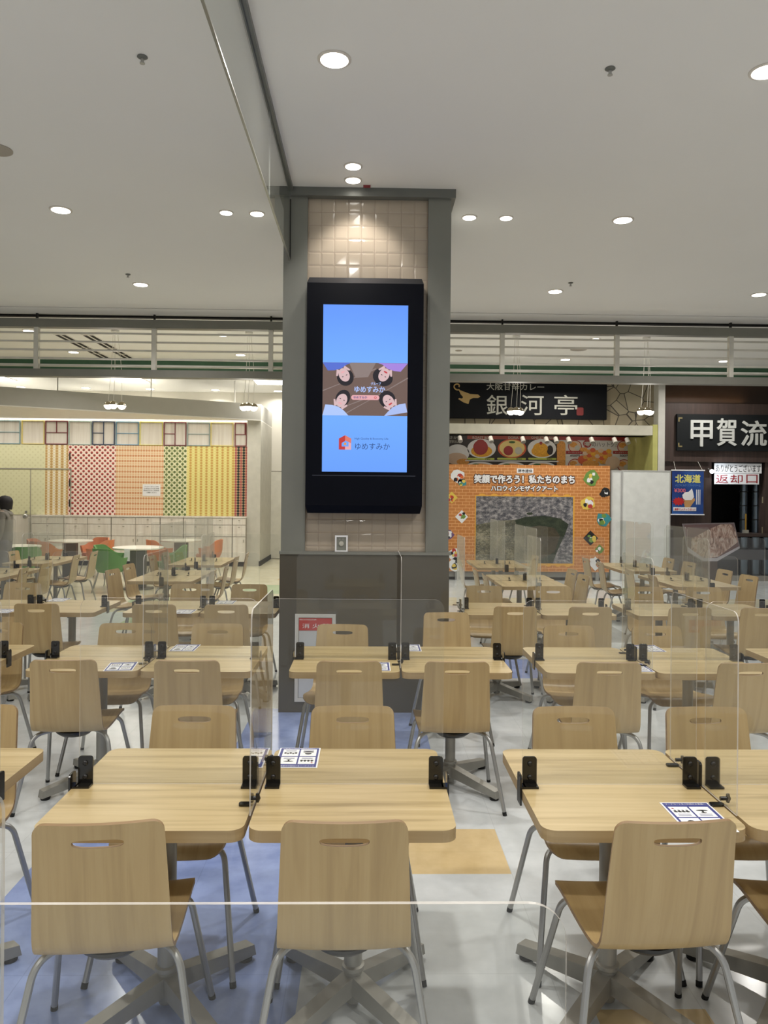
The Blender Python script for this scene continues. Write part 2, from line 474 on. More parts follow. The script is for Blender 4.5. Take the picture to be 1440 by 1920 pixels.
# door outline in the pale green paper
x0, x1, _, _ = rc(-45, 880, 132, 1000, YW); zt_ = at(60, 879, YW).z
d = thing('door_2', 'flush papered door with a round knob in the kids corner wall', 'door', (0, YW - .012, 0)); d['kind'] = 'structure'
fm = M('door_edge_grey', (158, 154, 140), 0.5)
MB().box(x0, x1 + .02, -.012, 0, zt_ - .012, zt_ + .012).box(x1, x1 + .025, -.012, 0, 0.1, zt_).build('door_frame', [fm], d)
MB().box(at(58, 900, YW).x - .008, at(58, 900, YW).x + .008, -.006, 0, 0.1, zt_).build('door_seam', fm, d)
kx = at(50, 968, YW)
mbk = MB(); mbk.lathe([(.028, 0), (.03, .02), (.05, .03), (.055, .06), (.03, .08)], n=16)
k = mbk.build('door_knob', m_steel, d, (kx.x, -.01, kx.z)); k.rotation_euler = (PI / 2, 0, 0)
k2 = MB().lathe([(.025, 0), (.025, .02)], n=12).build('lock', m_steel, d, (kx.x, -.01, kx.z + .1)); k2.rotation_euler = (PI / 2, 0, 0)
for hz in (1.3, 1.75, 2.35):
    MB().box(x1 - .02, x1 + .0, -.03, -.01, hz, hz + .16).build('hinge', m_dark, d)
# base cabinets below the paper: one unit per pair of doors
cx = [at(p, 1010, YW).x for p in (70, 130, 217, 307, 350, 440, 465)]
m_line = M('cabinet_gap', (168, 160, 150), 0.8)
names = ['narrow whitewashed cabinet beside the papered door', 'whitewashed cabinet under the red dotted paper', 'whitewashed cabinet under the orange paper and notice', 'whitewashed cabinet under the green dotted paper',
         'whitewashed cabinet under the yellow paper', 'slim whitewashed cabinet under the dark dotted paper']
for i in range(6):
    a, b = cx[i] + .004, cx[i + 1] - .004
    c = thing('base_cabinet', names[i], 'cabinet', ((a + b) / 2, YW, 0), 0, 'base cabinets of the kids corner'); w = (b - a) / 2
    MB().box(-w, w, -.30, -.001, .1, 1.08).build('carcass', m_line, c)
    MB().box(-w, w, -.26, -.02, 0, .1).build('plinth', m_dark, c)
    MB().box(-w, w, -.33, -.001, 1.08, 1.11).build('cabinet_top', m_wash, c)
    for z0, z1 in ((.93, 1.07), (.67, .92)):
        n = 2 if w > .45 else 1
        for q in range(n):
            xa = -w + .006 + q * 2 * w / n; xb = -w + (q + 1) * 2 * w / n - .006
            dr = MB().box(xa, xb, -.322, -.30, z0, z1).build('drawer', m_wash, c)
            MB().box((xa + xb) / 2 - .02, (xa + xb) / 2 + .02, -.334, -.322, z1 - .05, z1 - .035).build('pull', fm, dr)
    n = 2 if w > .3 else 1
    for q in range(n):
        xa = -w + .006 + q * 2 * w / n; xb = -w + (q + 1) * 2 * w / n - .006
        do = MB().box(xa, xb, -.322, -.30, .11, .66).build('door', m_wash, c)
        hx = xb - .04 if q == 0 else xa + .04
        MB().box(hx - .008, hx + .008, -.336, -.322, .54, .60).build('handle', fm, do)
# row of coloured frames above the paper
frs = [(-6, 39, 'light blue', (140, 170, 178), 'h'), (41, 84, 'pale yellow', (226, 206, 106), 'open'), (85, 128, 'dark red', (116, 48, 52), 'th'), (129, 172, 'pale aqua', (176, 200, 194), 'open'),
       (173, 216, 'navy blue', (58, 74, 98), 'vh'), (217, 261, 'sky blue', (120, 160, 184), 'h'), (262, 306, 'lemon', (226, 220, 100), 'open'), (307, 350, 'maroon', (118, 46, 56), 'vh'),
       (351, 394, 'grey blue', (148, 166, 166), 'h'), (395, 438, 'sunny yellow', (230, 212, 110), 'open'), (440, 463, 'brick red', (132, 62, 62), 'cut')]
for a, b, nm, colr, kind in frs:
    x0, x1, z0, z1 = rc(a, 796, b, 839, YW); z0, z1 = 2.70, 3.23; t_ = .016 if kind != 'open' else .011
    c = thing('wall_frame', nm + ' square frame fixed to the wall above the wallpaper', 'frame', ((x0 + x1) / 2, YW - .001, (z0 + z1) / 2), 0, 'coloured frames above the wallpaper')
    w, h = (x1 - x0) / 2 - .006, (z1 - z0) / 2; m = M('frame_' + nm.replace(' ', '_'), colr, 0.5)
    mb = MB().frame(-w, w, -.03, 0, -h, h, t_)
    mb.build('frame_border', m, c)
    mb = MB()
    if kind in ('h', 'th', 'cut'): mb.box(-w, w, -.028, 0, -.007, .007)
    if kind == 'th': mb.box(-.007, .007, -.028, 0, 0, h)
    if kind == 'vh': mb.box(-.007, .007, -.028, 0, -h, h).box(-w, 0, -.028, 0, -.007, .007)
    if kind == 'cut': mb.box(w * .7, w * .7 + .02, -.045, 0, 0, h)
    if mb.v: mb.build('divider', m, c)
# notice on the orange paper
x0, x1, z0, z1 = rc(268, 908, 301, 930, YW)
c = thing('wall_notice', 'white printed notice on the orange dotted wallpaper', 'notice', (0, YW - .013, 0))
MB().box(x0, x1, -.006, 0, z0, z1).build('paper', m_paper, c)
mb = MB(); hh = (z1 - z0) / 6; xm, ww = (x0 + x1) / 2, (x1 - x0)
for i, tx in enumerate(['ファミリーダイニングは', '小学生以下のお子様', '同伴の方のご利用を', 'ご遠慮ください。']):
    mb.text(tx, xm - ww * (.40, .42, .44, .3)[i], xm + ww * (.40, .42, .44, .3)[i], z1 - hh * (i + 1.55), z1 - hh * (i + .85), -.008, 0, .012)
mb.build('lettering', m_ink, c)
lamp('frame_top_strip_light', (-6.2, 17.44, 3.236), 9, 8.0, (1, .95, .87), (PI, 0, 0), .04, 3.1)  # added uplight without a fitting, brightens the soffit underside
lamp('cove_strip_light', (-6.2, 16.7, 3.25), 60, 8.0, (1, .95, .85), (0, 0, 0), .12, 3.0)

# ------------------------------------------------------------------ pillar
YP = 5.80
pil = bpy.data.objects.new('pillar', None); COL.objects.link(pil); pil.location = (0, YP, 0); struct(pil)
xl, xr = at(523, 1200, YP).x, at(841, 1200, YP).x
ul, ur = at(528.5, 700, YP).x + .002, at(844, 700, YP).x
tl, tr = at(574, 700, YP).x, at(801, 700, YP).x
zl = 1.19
MB().box(xl, xr, 0, 1.27, .0, zl).build('lower_cladding', m_pillar_low, pil)
MB().box(xl - .004, xr + .012, -.012, 1.28, zl, zl + .022).build('ledge', m_pillar, pil)
MB().box(ul, tl, .015, 1.25, zl + .022, 3.89).build('left_cladding', m_pillar, pil)
MB().box(tr, ur, .015, 1.25, zl + .022, 3.89).build('right_cladding', m_pillar, pil)
MB().box(tl, tr, .05, 1.25, zl + .022, 3.89).build('tile_backing', M('tile_grout', (138, 122, 110), 0.8), pil)
MB().box(at(537, 360, YP).x - .05, ur + .03, -.02, 1.28, 3.885, 3.95).build('cornice', m_cornice, pil)
m_tile = M('glazed_beige_tile', (180, 167, 150), 0.10, 0, 0.05, 3)
mb = MB(); tw = (tr - tl) / 9; g = .001; bv = .012
z = 3.885
while z > zl + .05:
    for i in range(9):
        a, b, c0, c1 = tl + i * tw + g, tl + (i + 1) * tw - g, max(z - tw + g, zl + .024), z - g
        r_ = lambda: random.uniform(-.0006, .0006)
        v = [(a, .05, c0), (b, .05, c0), (b, .05, c1), (a, .05, c1), (a + bv, .0478 + r_(), c0 + bv), (b - bv, .0478 + r_(), c0 + bv), (b - bv, .0478 + r_(), c1 - bv), (a + bv, .0478 + r_(), c1 - bv)]
        mb.add(v, [(4, 5, 6, 7), (0, 1, 5, 4), (1, 2, 6, 5), (2, 3, 7, 6), (3, 0, 4, 7)])
    z -= tw
mb.build('tile_facing', m_tile, pil)

# signage display on the pillar
YD = 5.66
x0, x1, z0, z1 = rc(574, 531, 793, 948, YD)
dsp = thing('signage_display', 'large black portrait advertising display mounted on the tiled pillar', 'display', (0, YD, 0))
m_house = M('navy_black_housing', (4, 6, 17), 0.35, 0.0, 0.05, spec=.12)
MB().box(x0, x1, 0, .175, z0, z1).build('housing', m_house, dsp)
m_cap = M('display_cap_metal', (74, 76, 82), 0.3, 0.6)
zt_ = at(683, 517, YD).z
mb = MB(); e = .012
mb.add([(x0, 0, z1), (x1, 0, z1), (x1, .175, z1), (x0, .175, z1), (x0 + e, .06, zt_), (x1 - e, .06, zt_), (x1 - e, .175, zt_), (x0 + e, .175, zt_)], [(0, 1, 5, 4), (1, 2, 6, 5), (2, 3, 7, 6), (3, 0, 4, 7), (4, 5, 6, 7), (3, 2, 1, 0)])
mb.build('top_cap', m_cap, dsp)
zb_ = at(683, 963, YD).z
mb = MB()
mb.add([(x0, 0, z0), (x1, 0, z0), (x1, .175, z0), (x0, .175, z0), (x0 + e, .05, zb_), (x1 - e, .05, zb_), (x1 - e, .175, zb_), (x0 + e, .175, zb_)], [(4, 5, 1, 0), (5, 6, 2, 1), (6, 7, 3, 2), (7, 4, 0, 3), (7, 6, 5, 4), (0, 1, 2, 3)])
mb.build('bottom_cap', m_house, dsp)
# the picture on the screen
sx0, sx1, sz0, sz1 = rc(605, 572, 764, 885, YD)
k = (sx1 - sx0) / 890.0           # photo detail units of the screen picture


def SX(u): return sx0 + (u - 85) * k


def SZ(v): return sz1 - (v - 68) * (sz1 - sz0) / 1764.0


def screen_blue():
    t = NT('screen_blue'); sx_ = t.new('ShaderNodeSeparateXYZ'); t.link(t.coords(), sx_.inputs[0])
    f = t.math('DIVIDE', t.math('SUBTRACT', sx_.outputs[2], sz0), sz1 - sz0)
    t.link(t.ramp(f, [(0, lin((104, 160, 254))), (.3, lin((112, 172, 255))), (.66, lin((114, 174, 255))), (1, lin((98, 152, 252)))]), t.b.inputs['Emission Color'])
    t.b.inputs['Emission Strength'].default_value = 1.0; t.b.inputs['Base Color'].default_value = (.01, .01, .012, 1); t.b.inputs['Roughness'].default_value = .2
    return t.m


scr = [screen_blue(), SCR('screen_floor_brown', (116, 94, 86), .9), SCR('screen_floor_light', (146, 130, 126), .9), SCR('screen_hair', (26, 22, 30)), SCR('screen_skin', (216, 184, 186)),
       SCR('screen_shirt_blue', (84, 110, 210)), SCR('screen_lilac', (166, 132, 222)), SCR('screen_white_blue', (176, 200, 250)), SCR('screen_logo_red', (196, 52, 48)), SCR('screen_logo_salmon', (222, 122, 104)),
       SCR('screen_ink', (40, 72, 130)), SCR('screen_lips', (196, 60, 70)), SCR('screen_pink', (232, 170, 176)), SCR('screen_orange', (236, 150, 60)), SCR('screen_pale_blue', (170, 190, 240)), SCR('screen_blue_top', (98, 150, 252))]
MB().rect(sx0, sx1, sz0, sz1, -.004, 0).build('screen', scr, dsp)
mb = MB()
mb.rect(sx0, sx1, SZ(1238), SZ(680), -.006, 1)
for u0, v0, u1, v1 in ((85, 985, 640, 735), (85, 1238, 560, 1040), (300, 1238, 975, 830)):
    mb.poly([(SX(u0), SZ(v0)), (SX(u1), SZ(v1)), (SX(u1 + 5), SZ(v1 + 12)), (SX(u0), SZ(v0 - 12))], -.0065, 2)
mb.poly([(SX(360), SZ(682)), (SX(640), SZ(682)), (SX(560), SZ(830)), (SX(430), SZ(840))], -.0064, 2)
mb.build('picture_floor', scr, dsp)


def head(name, cx_, cy_, rot, shirt, hair=1.0, smile=11):
    """a small portrait lying on the wooden floor: clothes, hands, hair, face"""
    mb = MB(); c, s_ = math.cos(rot), math.sin(rot)
    def T(u, v): return (SX(cx_ + u * c - v * s_), SZ(cy_ + u * s_ + v * c))
    def el(u, v, ru, rv, y, mi): 
        mb.poly([T(u + ru * math.cos(a * 2 * PI / 20), v + rv * math.sin(a * 2 * PI / 20)) for a in range(20)], y, mi)
    def cl(pts, y, mi):
        q = [(min(max(p[0], sx0), sx1), min(max(p[1], SZ(1238)), SZ(682))) for p in (T(*p) for p in pts)]
        mb.poly(q, y, mi)
    cl([(-230, 300), (-135, 120), (-70, 92), (0, 80), (70, 92), (135, 120), (230, 300)], -.0075, shirt)
    el(0, -22, 78 * hair, 92, -.008, 3)
    el(0, 5, 55, 74, -.0085, 4)
    el(0, 38, 22, 9, -.009, smile)
    el(-22, -6, 9, 4, -.009, 3); el(22, -6, 9, 4, -.009, 3)
    cl([(-46, 92), (-82, 30), (-66, 22), (-24, 74)], -.009, 4); cl([(46, 92), (82, 30), (66, 22), (24, 74)], -.009, 4)
    mb.build(name, scr, dsp)


head('picture_portrait', 312, 815, PI - .45, 5, 1.12, 12)
head('picture_portrait', 725, 810, PI + .5, 6, 1.4)
head('picture_portrait', 288, 1075, .45, 7, .95, 12)
head('picture_portrait', 775, 1080, -.6, 14, 1.1)
mb = MB()
mb.text('ゆめすみか', SX(420), SX(738), SZ(992), SZ(930), -.011, 14, .03).text('グループ', SX(590), SX(695), SZ(916), SZ(885), -.011, 14, .03)
mb.poly([(SX(x), SZ(y)) for x, y in rrect(385, 680, 1022, 1072, 24)], -.0105, 12).text('ゆめすみか', SX(412), SX(552), SZ(1060), SZ(1033), -.012, 10, .02)
mb.ell(SX(638), SZ(1047), 13 * k, 13 * k, -.0115, 8).ell(SX(638), SZ(1047), 8 * k, 8 * k, -.012, 12)
mb.build('picture_caption', scr, dsp)
mb = MB()
def L(pts, mi, y=-.006): mb.poly([(SX(u), SZ(v)) for u, v in pts], y, mi)
L([(260, 1482), (325, 1446), (325, 1508), (290, 1528), (290, 1565), (325, 1565), (325, 1598), (260, 1598)], 8)
L([(325, 1446), (390, 1482), (388, 1530), (325, 1500)], 9)
L([(388, 1530), (388, 1598), (325, 1598), (325, 1565), (362, 1565), (362, 1520)], 12)
L([(314, 1524), (338, 1524), (338, 1548), (314, 1548)], 13, -.0065)
mb.text('ゆめすみか', SX(430), SX(795), SZ(1597), SZ(1528), -.006, 10, 0).text('High Quality & Economy Life', SX(425), SX(778), SZ(1496), SZ(1470), -.006, 10, 0)
mb.build('company_logo', scr, dsp)
MB().rect(x0 + .05, x1 - .05, SZ(1874), SZ(1868), -.0012).build('bezel_line', M('bezel_line', (70, 74, 90), .4), dsp)

# small things on the pillar
x0, x1, z0, z1 = rc(628, 1003, 652, 1036, YP)
c = thing('wall_outlet', 'white framed grey outlet plate on the pillar tiles under the display', 'outlet', ((x0 + x1) / 2, YP, (z0 + z1) / 2)); w, h = (x1 - x0) / 2, (z1 - z0) / 2
h -= .004
MB().frame(-w, w, 0, .045, -h, h, .012).build('plate_frame', m_paper, c)
MB().box(-w + .012, w - .012, .008, .045, -h + .012, h - .012).build('plate', M('outlet_grey', (136, 138, 130), 0.4, 0.3), c)
o = MB().lathe([(.018, 0), (.018, .008), (.010, .01)], n=16).build('socket', M('outlet_light', (186, 184, 172), .4), c, (0, .008, 0)); o.rotation_euler = (PI / 2, 0, 0)
for sx_ in (-.012, .012):
    MB().box(sx_ - .004, sx_ + .004, .004, .009, .03, .038).build('screw', m_steel, c)
x0, x1, z0, z1 = rc(553, 1151, 629, 1315, YP)
c = thing('extinguisher_cabinet', 'white recessed fire extinguisher cabinet with red heading on pillar base', 'cabinet', ((x0 + x1) / 2, YP, (z0 + z1) / 2)); w, h = (x1 - x0) / 2, (z1 - z0) / 2
t_ = .026
MB().frame(-w, w, -.016, 0, -h, h, t_).build('cabinet_frame', M('cabinet_white', (206, 204, 200), .4), c)
MB().box(-w + t_, w - t_, -.004, 0, -h + t_, h - t_).build('cabinet_back', m_dark, c)
MB().box(-w + t_ + .003, w - t_ - .003, -.009, -.004, -h + t_ + .003, h - t_ - .003).build('door', M('cabinet_door_grey', (198, 200, 204), .35), c)
zr = h - t_ - .003
MB().box(-w + t_ + .003, w - t_ - .003, -.011, -.009, zr - .095, zr).build('heading_plate', M('signal_red', (190, 36, 36), .4), c)
mb = MB().text('消 火 器', -w + t_ + .028, w - t_ - .02, zr - .078, zr - .042, -.0118, 0, 0).text('FIRE EXTINGUISHER', -w + t_ + .008, .008, zr - .018, zr - .009, -.0118, 0, 0)
mb.build('lettering', m_paper, c)
p = atz(688, 352, 3.95)
o = MB().box(p.x - .027, p.x + .027, p.y - .054, p.y - .046, 3.93, 3.95).build('ceiling_tag', M('red_tag', (130, 40, 44), .5)); tag(o, 'small dark red tag hanging from the ceiling in front of the pillar', 'tag')

# hanging glass smoke barrier running to the pillar
XB = -.603
c = thing('smoke_barrier', 'hanging frameless glass smoke barrier running along the ceiling to the pillar', 'glass barrier', (XB, 0, 3.95))
MB().box(-.02, .02, -1.0, YP - .02, -.035, 0).build('ceiling_rail', m_cornice, c)
for a, b in ((-1.0, 2.3), (2.305, 4.58), (4.585, YP - .02)):
    mb = MB().box(-.004, .004, a, b, -.55, -.035, 0)
    for i in (0, 1, 2, 3): mb.mi[i] = 1
    mb.build('glass_pane', [m_glass, m_glass_edge], c)
MB().box(-.006, .006, -1.0, YP - .02, -.558, -.549).build('bottom_channel', M('barrier_channel', (150, 150, 142), .3, .6), c)
MB().box(-.008, .008, YP - .03, YP - .018, -.55, -.1).build('end_channel', m_dark, c)

# ------------------------------------------------------------------ louvred transom between hall and food shops
YL = 10.0
c = thing('louver_screen', 'grey louvred metal screen spanning the hall above the shop fronts', 'louver screen', (0, YL, 0))
m_beam = M('beam_grey_green', (132, 131, 122), .5, .1, .04); m_slat = M('slat_pale_grey', (222, 219, 208), .5, .1)
MB().box(-12, 12, 0, .12, 3.765, 3.875).build('top_beam', m_beam, c)
MB().box(-12, 12, 0, .14, 3.13, 3.225).build('bottom_beam', m_beam, c)
for zz in (3.70, 3.59, 3.48, 3.37, 3.285):
    MB().box(-12, 12, .05, .08, zz - .012, zz + .012).build('slat', m_slat, c)
for i in range(-6, 8):
    X = at(287, 650, YL).x + 1.512 * i
    MB().box(X - .028, X + .028, .02, .09, 3.225, 3.765).build('post', m_slat, c)
    MB().box(X - .01, X + .01, .04, .08, 3.875, 3.95).build('hanger', m_dark, c)
# green fascia further back
o = MB().box(-12, 12, 14.62, 14.68, 3.88, 4.15).build('trim_2', M('green_fascia', (62, 98, 74), .6)); struct(o)
struct(MB().box(-12, 12, 14.605, 14.62, 3.99, 4.015).build('trim_3', m_slat))

# ------------------------------------------------------------------ ceiling fittings
m_lens = EM('lamp_glow', (255, 250, 240), 9.0)
m_ring = M('lamp_trim_white', (214, 208, 200), .4)
dl = []


def downlight(px, py, zc, r, label, group, power, warm=False, tilt=False, lit=True):
    p = atz(px, py, zc)
    c = thing('downlight', label, 'light', (p.x, p.y, zc), 0, group)
    MB().lathe([(r * 1.2, 0), (r * 1.2, -.004), (r * 1.0, -.008), (r * 1.0, -.001)], n=28).build('trim_ring', m_ring, c)
    MB().lathe([(r * .96, -.0095), (r * .96, -.0085)], n=28).build('lens', m_lens, c)
    if power: lamp('downlight_beam', (p.x, p.y, zc - .03), power, r * 1.8)
    return c


G1 = 'downlights in the hall ceiling'
for px, py, r, lb, pw in [(627, 111, .075, 'large bright downlight nearest above the display', LAMP_W), (1437, 133, .075, 'bright downlight cut by the edge of view, level with the large one', LAMP_W),
                          (662, 311, .055, 'first of two small downlights in front of the pillar', 0), (662, 337, .055, 'second small downlight, closest to the pillar cornice', 0),
                          (114, 393, .075, 'downlight in the far left bay, level with the pillar', LAMP_W), (424, 398, .05, 'dimmer tilted downlight left of the glass barrier', 0),
                          (482, 400, .055, 'white downlight beside the glass barrier, next to a dimmer one', LAMP_W * .5), (880, 407, .055, 'white downlight just right of the pillar cornice', LAMP_W * .5),
                          (949, 408, .05, 'dimmer tilted downlight right of the pillar', 0), (1168, 412, .075, 'downlight in the bay right of the pillar, ringed in white', LAMP_W),
                          (264, 533, .075, 'downlight left of the pillar, nearest to the louvred screen', LAMP_W), (1041, 546, .075, 'downlight right of the pillar, close to the louvred screen', LAMP_W),
                          (1423, 552, .075, 'downlight at the right edge of view, close to the louvred screen', LAMP_W)]:
    downlight(px, py, 3.95, r, lb, G1, pw)
sp = bpy.data.lights.new('pillar_washer_beam', 'SPOT'); sp.energy = 24; sp.spot_size = 1.5; sp.spot_blend = .6; sp.color = (1, .94, .86); sp.shadow_soft_size = .05
so = bpy.data.objects.new('pillar_washer_beam', sp); COL.objects.link(so); so.location = (-.1, 5.45, 3.9); so.rotation_euler = (math.radians(28), 0, 0)
G2 = 'downlights in the rear ceiling'
for i, (px, py, lb) in enumerate([(54, 620, 'far left'), (138, 660, 'second from left'), (417, 628, 'left of the pillar, higher'), (451, 665, 'left of the pillar, lower'), (1115, 636, 'right of the pillar, higher'), (1060, 674, 'right of the pillar, lower'),
                                  (1357, 677, 'far right')]):
    downlight(px, py, 4.15, .085, 'small downlight behind the louvre slats, ' + lb, G2, (BACK_W * .4 if px in (54, 138) else BACK_W) if px < 700 else BACK_W * .72)
for i, px in enumerate((39, 161, 281, 404, 521)):
    downlight(px, (725, 727, 729, 731, 733)[i], 4.15, .10, ('first', 'second', 'third', 'fourth', 'fifth')[i] + ' from left of the downlights over the kids corner soffit', 'downlights over the kids corner', 12)
for px, py, lb in ((243, 711.5, 'bright square panel light under the louvred screen, left of the kids corner rod'), (507, 716, 'bright square panel light beside the pillar under the louvred screen'), (-12, 708, 'bright square panel light at the left edge under the louvred screen')):
    p = atz(px, py, 4.15)
    c = thing('panel_light', lb, 'light', (p.x, p.y, 4.15), 0, 'square panel lights in the rear ceiling')
    MB().box(-.36, .36, -.36, .36, -.015, 0).build('panel_frame', m_ring, c)
    MB().box(-.33, .33, -.33, .33, -.02, -.015).build('diffuser', m_lens, c)
    lamp('panel_beam', (p.x, p.y, 4.1), 26, .6)
for px, py, zc, lb in [(267, 106, 3.95, 'sprinkler head in the ceiling left of the glass barrier, nearest'), (1144, 128, 3.95, 'sprinkler head in the ceiling right of the display, nearest'), (240, 514, 3.95, 'tiny sprinkler head left of the pillar close to the louvred screen'),
                       (1070, 530, 3.95, 'tiny sprinkler head right of the pillar close to the louvred screen')]:
    p = atz(px, py, zc); c = thing('ceiling_sprinkler', lb, 'sprinkler', (p.x, p.y, zc), 0, 'ceiling sprinklers')
    MB().lathe([(.026, 0), (.028, -.004), (.016, -.012)], n=18).build('escutcheon', m_cornice, c)
    MB().lathe([(.009, -.012), (.009, -.032), (.014, -.034), (.014, -.038)], n=12).build('nozzle', m_steel, c)
for px, py, zc, r, lb in [(-6, 280, 3.95, .10, 'round flush speaker disc in the ceiling at the left edge'), (1085, 655, 4.15, .14, 'round speaker disc in the rear ceiling behind the louvres'), (860, 657, 4.15, .06, 'small round detector in the rear ceiling beside the pillar')]:
    p = atz(px, py, zc); c = thing('ceiling_speaker', lb, 'speaker', (p.x, p.y, zc))
    MB().lathe([(r, 0), (r, -.006), (r * .9, -.01)], n=32).build('speaker_grille', M('speaker_tan', (166, 158, 146), .6), c)
for X in (-4.5, -4.94):
    c = thing('air_diffuser', 'long slotted air diffuser in the rear ceiling, ' + ('nearer the pillar' if X > -4.7 else 'farther from the pillar'), 'air vent', (X, 13.5, 4.15), 0, 'slot diffusers in the rear ceiling')
    MB().box(-.10, .10, -1.15, 1.15, -.008, 0).build('diffuser_frame', m_white, c)
    for k in range(4):
        for s_ in (-.05, .05):
            MB().box(s_ - .03, s_ + .03, -1.1 + k * .56, -1.1 + k * .56 + .5, -.011, -.008).build('slot', m_dark, c)

# pendant clusters
m_chrome = M('mirror_chrome', (150, 140, 120), .08, 1.0); m_ball = EM('pendant_glow', (255, 246, 232), 5.0)
for i, (px, py, n, lb) in enumerate([(215, 760, 3, 'cluster of half-mirrored ball pendants before the red dotted wallpaper'), (466, 763, 3, 'cluster of half-mirrored ball pendants before the yellow paper, beside the pillar'), (967, 771, 3, 'cluster of ball pendants hanging in front of the black curry sign'),
                                     (1211, 771, 3, 'cluster of ball pendants hanging before the stone cladding')]):
    q = at(px, py, 12.0); c = thing('pendant_cluster', lb, 'pendant light', (q.x, 12.0, q.z), 0, 'ball pendant clusters')
    for k, (dx, dy) in enumerate(((-.10, 0.0), (0.0, -.06), (.10, .03))):
        if i > 0: dx *= .75
        R_ = .062
        b = MB().lathe([(R_ * math.sin(a * PI / 12), -R_ * math.cos(a * PI / 12)) for a in range(1, 7)], n=20).build('glass_ball', m_ball, c, (dx, dy, 0))
        MB().lathe([(R_ * 1.01 * math.sin(a * PI / 12), -R_ * 1.01 * math.cos(a * PI / 12)) for a in range(6, 12)], n=20).build('mirror_cap', m_chrome, b)
        MB().tube(bend([(dx, dy, R_), (dx * .8 + .02, dy, .5), (dx * .3, dy * .3, 4.14 - q.z)], .2), .0035, 6).build('wire', m_slat, c)
    MB().lathe([(.06, 4.15 - q.z), (.06, 4.12 - q.z)], n=16).build('ceiling_rose', m_white, c)
    pl = bpy.data.lights.new('pendant_beam', 'POINT'); pl.energy = 14; pl.color = (1, .95, .88); pl.shadow_soft_size = .12
    po = bpy.data.objects.new('pendant_beam', pl); COL.objects.link(po); po.location = (q.x, 12.0, q.z - .16)

# ------------------------------------------------------------------ curry shop front
YS = 15.2
def vor(name):
    t = NT(name); v = t.coords((1, 1, 1))
    e = t.new('ShaderNodeTexVoronoi', feature='DISTANCE_TO_EDGE'); e.inputs['Scale'].default_value = 3.4; t.link(v, e.inputs['Vector'])
    cc = t.new('ShaderNodeTexVoronoi'); cc.inputs['Scale'].default_value = 3.4; t.link(v, cc.inputs['Vector'])
    bw = t.new('ShaderNodeRGBToBW'); t.link(cc.outputs['Color'], bw.inputs[0])
    st = t.ramp(bw.outputs[0], [(0.2, lin((140, 130, 108))), (.6, lin((164, 154, 130))), (.8, lin((152, 138, 112)))])
    t.link(t.mix(t.math('LESS_THAN', e.outputs['Distance'], .025), st, lin((72, 66, 56))), t.b.inputs['Base Color']); t.b.inputs['Roughness'].default_value = .8
    return t.m
xs0 = at(800, 800, YS).x; xs1 = at(1230, 800, YS).x
zl0, zl1 = at(1000, 814, 15.0).z, at(1000, 796, 15.0).z
struct(MB().box(xs0, xs1, YS, YS + .3, zl0, 4.15).build('wall_stone_cladding', vor('crazy_paving_stone')))
struct(MB().box(xs0, at(1222, 800, 15).x, 14.95, YS + .3, zl0, zl1).build('trim_4', M('cream_lintel', (206, 202, 186), .6)))
ya, yb = at(1222, 850, 15).x, at(1231, 850, 15).x
m_yel = M('yellow_green_paint', (188, 186, 112), .6)
struct(MB().box(ya, yb, 14.95, 17.2, 0, zl1 + .02).build('wall_yellow_jamb', m_yel))
struct(MB().box(xs0, yb, 17.0, 17.2, 0, zl0 + .3).build('wall_shop_back', M('shop_inner_olive', (150, 150, 80), .7)))
struct(MB().box(xs0 - .1, xs0, YS, 19.3, 0, 4.15).build('wall_shop_side', m_wall))
struct(MB().box(xs0, yb, YS + .3, 17.0, zl0 + .3, zl0 + .35).build('ceiling_shop', m_dark))
# sign board
x0, x1, z0, z1 = rc(820, 716, 1135, 786, YS)
c = thing('shop_sign', 'long black curry shop sign with pale lettering over the counter', 'sign', (0, YS, 0))
MB().box(x0, x1, -.10, 0, z0, z1).build('sign_board', M('sign_black', (13, 14, 18), .7, spec=.2), c)
m_cream = M('sign_cream', (174, 172, 160), .6); m_gold = M('sign_gold', (178, 148, 92), .5)
def PX(px, py): 
    q = at(px, py, YS - .1); return q.x, q.z
def tx(mb, s, a, b, t0, t1, mi=0, bold=0, off=.103, Y=None, ext=0):
    x_0, x_1, z_0, z_1 = rc(a, t0, b, t1, YS if Y is None else Y); mb.text(s, x_0, x_1, z_0, z_1, -off, mi, bold, ext)
mb = MB(); tx(mb, '大阪甘辛カレー', 911, 1018, 720, 733, 0, .012)
for ch, a, b in (('銀', 911, 950), ('河', 975, 1017), ('亭', 1037, 1080)): tx(mb, ch, a, b, 742, 779, 0, .004)
mb.build('lettering', m_cream, c)
mb = MB(); x_0, x_1, z_0, z_1 = rc(1081, 764, 1094, 779, YS - .1)
mb.poly(rrect(x_0, x_1, z_0, z_1, .03), -.103).build('seal', M('seal_red', (112, 36, 34), .7), c)
mb = MB()
lampo = [(840 + x / 4.8, 700 + y / 4.8) for x, y in [(98, 146), (130, 160), (200, 186), (270, 190), (291, 210), (270, 222), (226, 222), (196, 236), (184, 276), (140, 262), (92, 232), (100, 222), (126, 228), (136, 214), (112, 186)]]
mb.poly([PX(*p) for p in lampo], -.103)
q = [Vector((PX(840 + x / 4.8, 700 + y / 4.8)[0], -.103, PX(840 + x / 4.8, 700 + y / 4.8)[1])) for x, y in [(112, 170), (100, 146), (84, 150), (66, 142), (54, 126), (56, 108), (72, 96), (92, 97), (103, 110), (98, 124)]]
mb.tube(bend(q, .04, 3), .014, 6)
mb.build('lamp_emblem', m_gold, c)
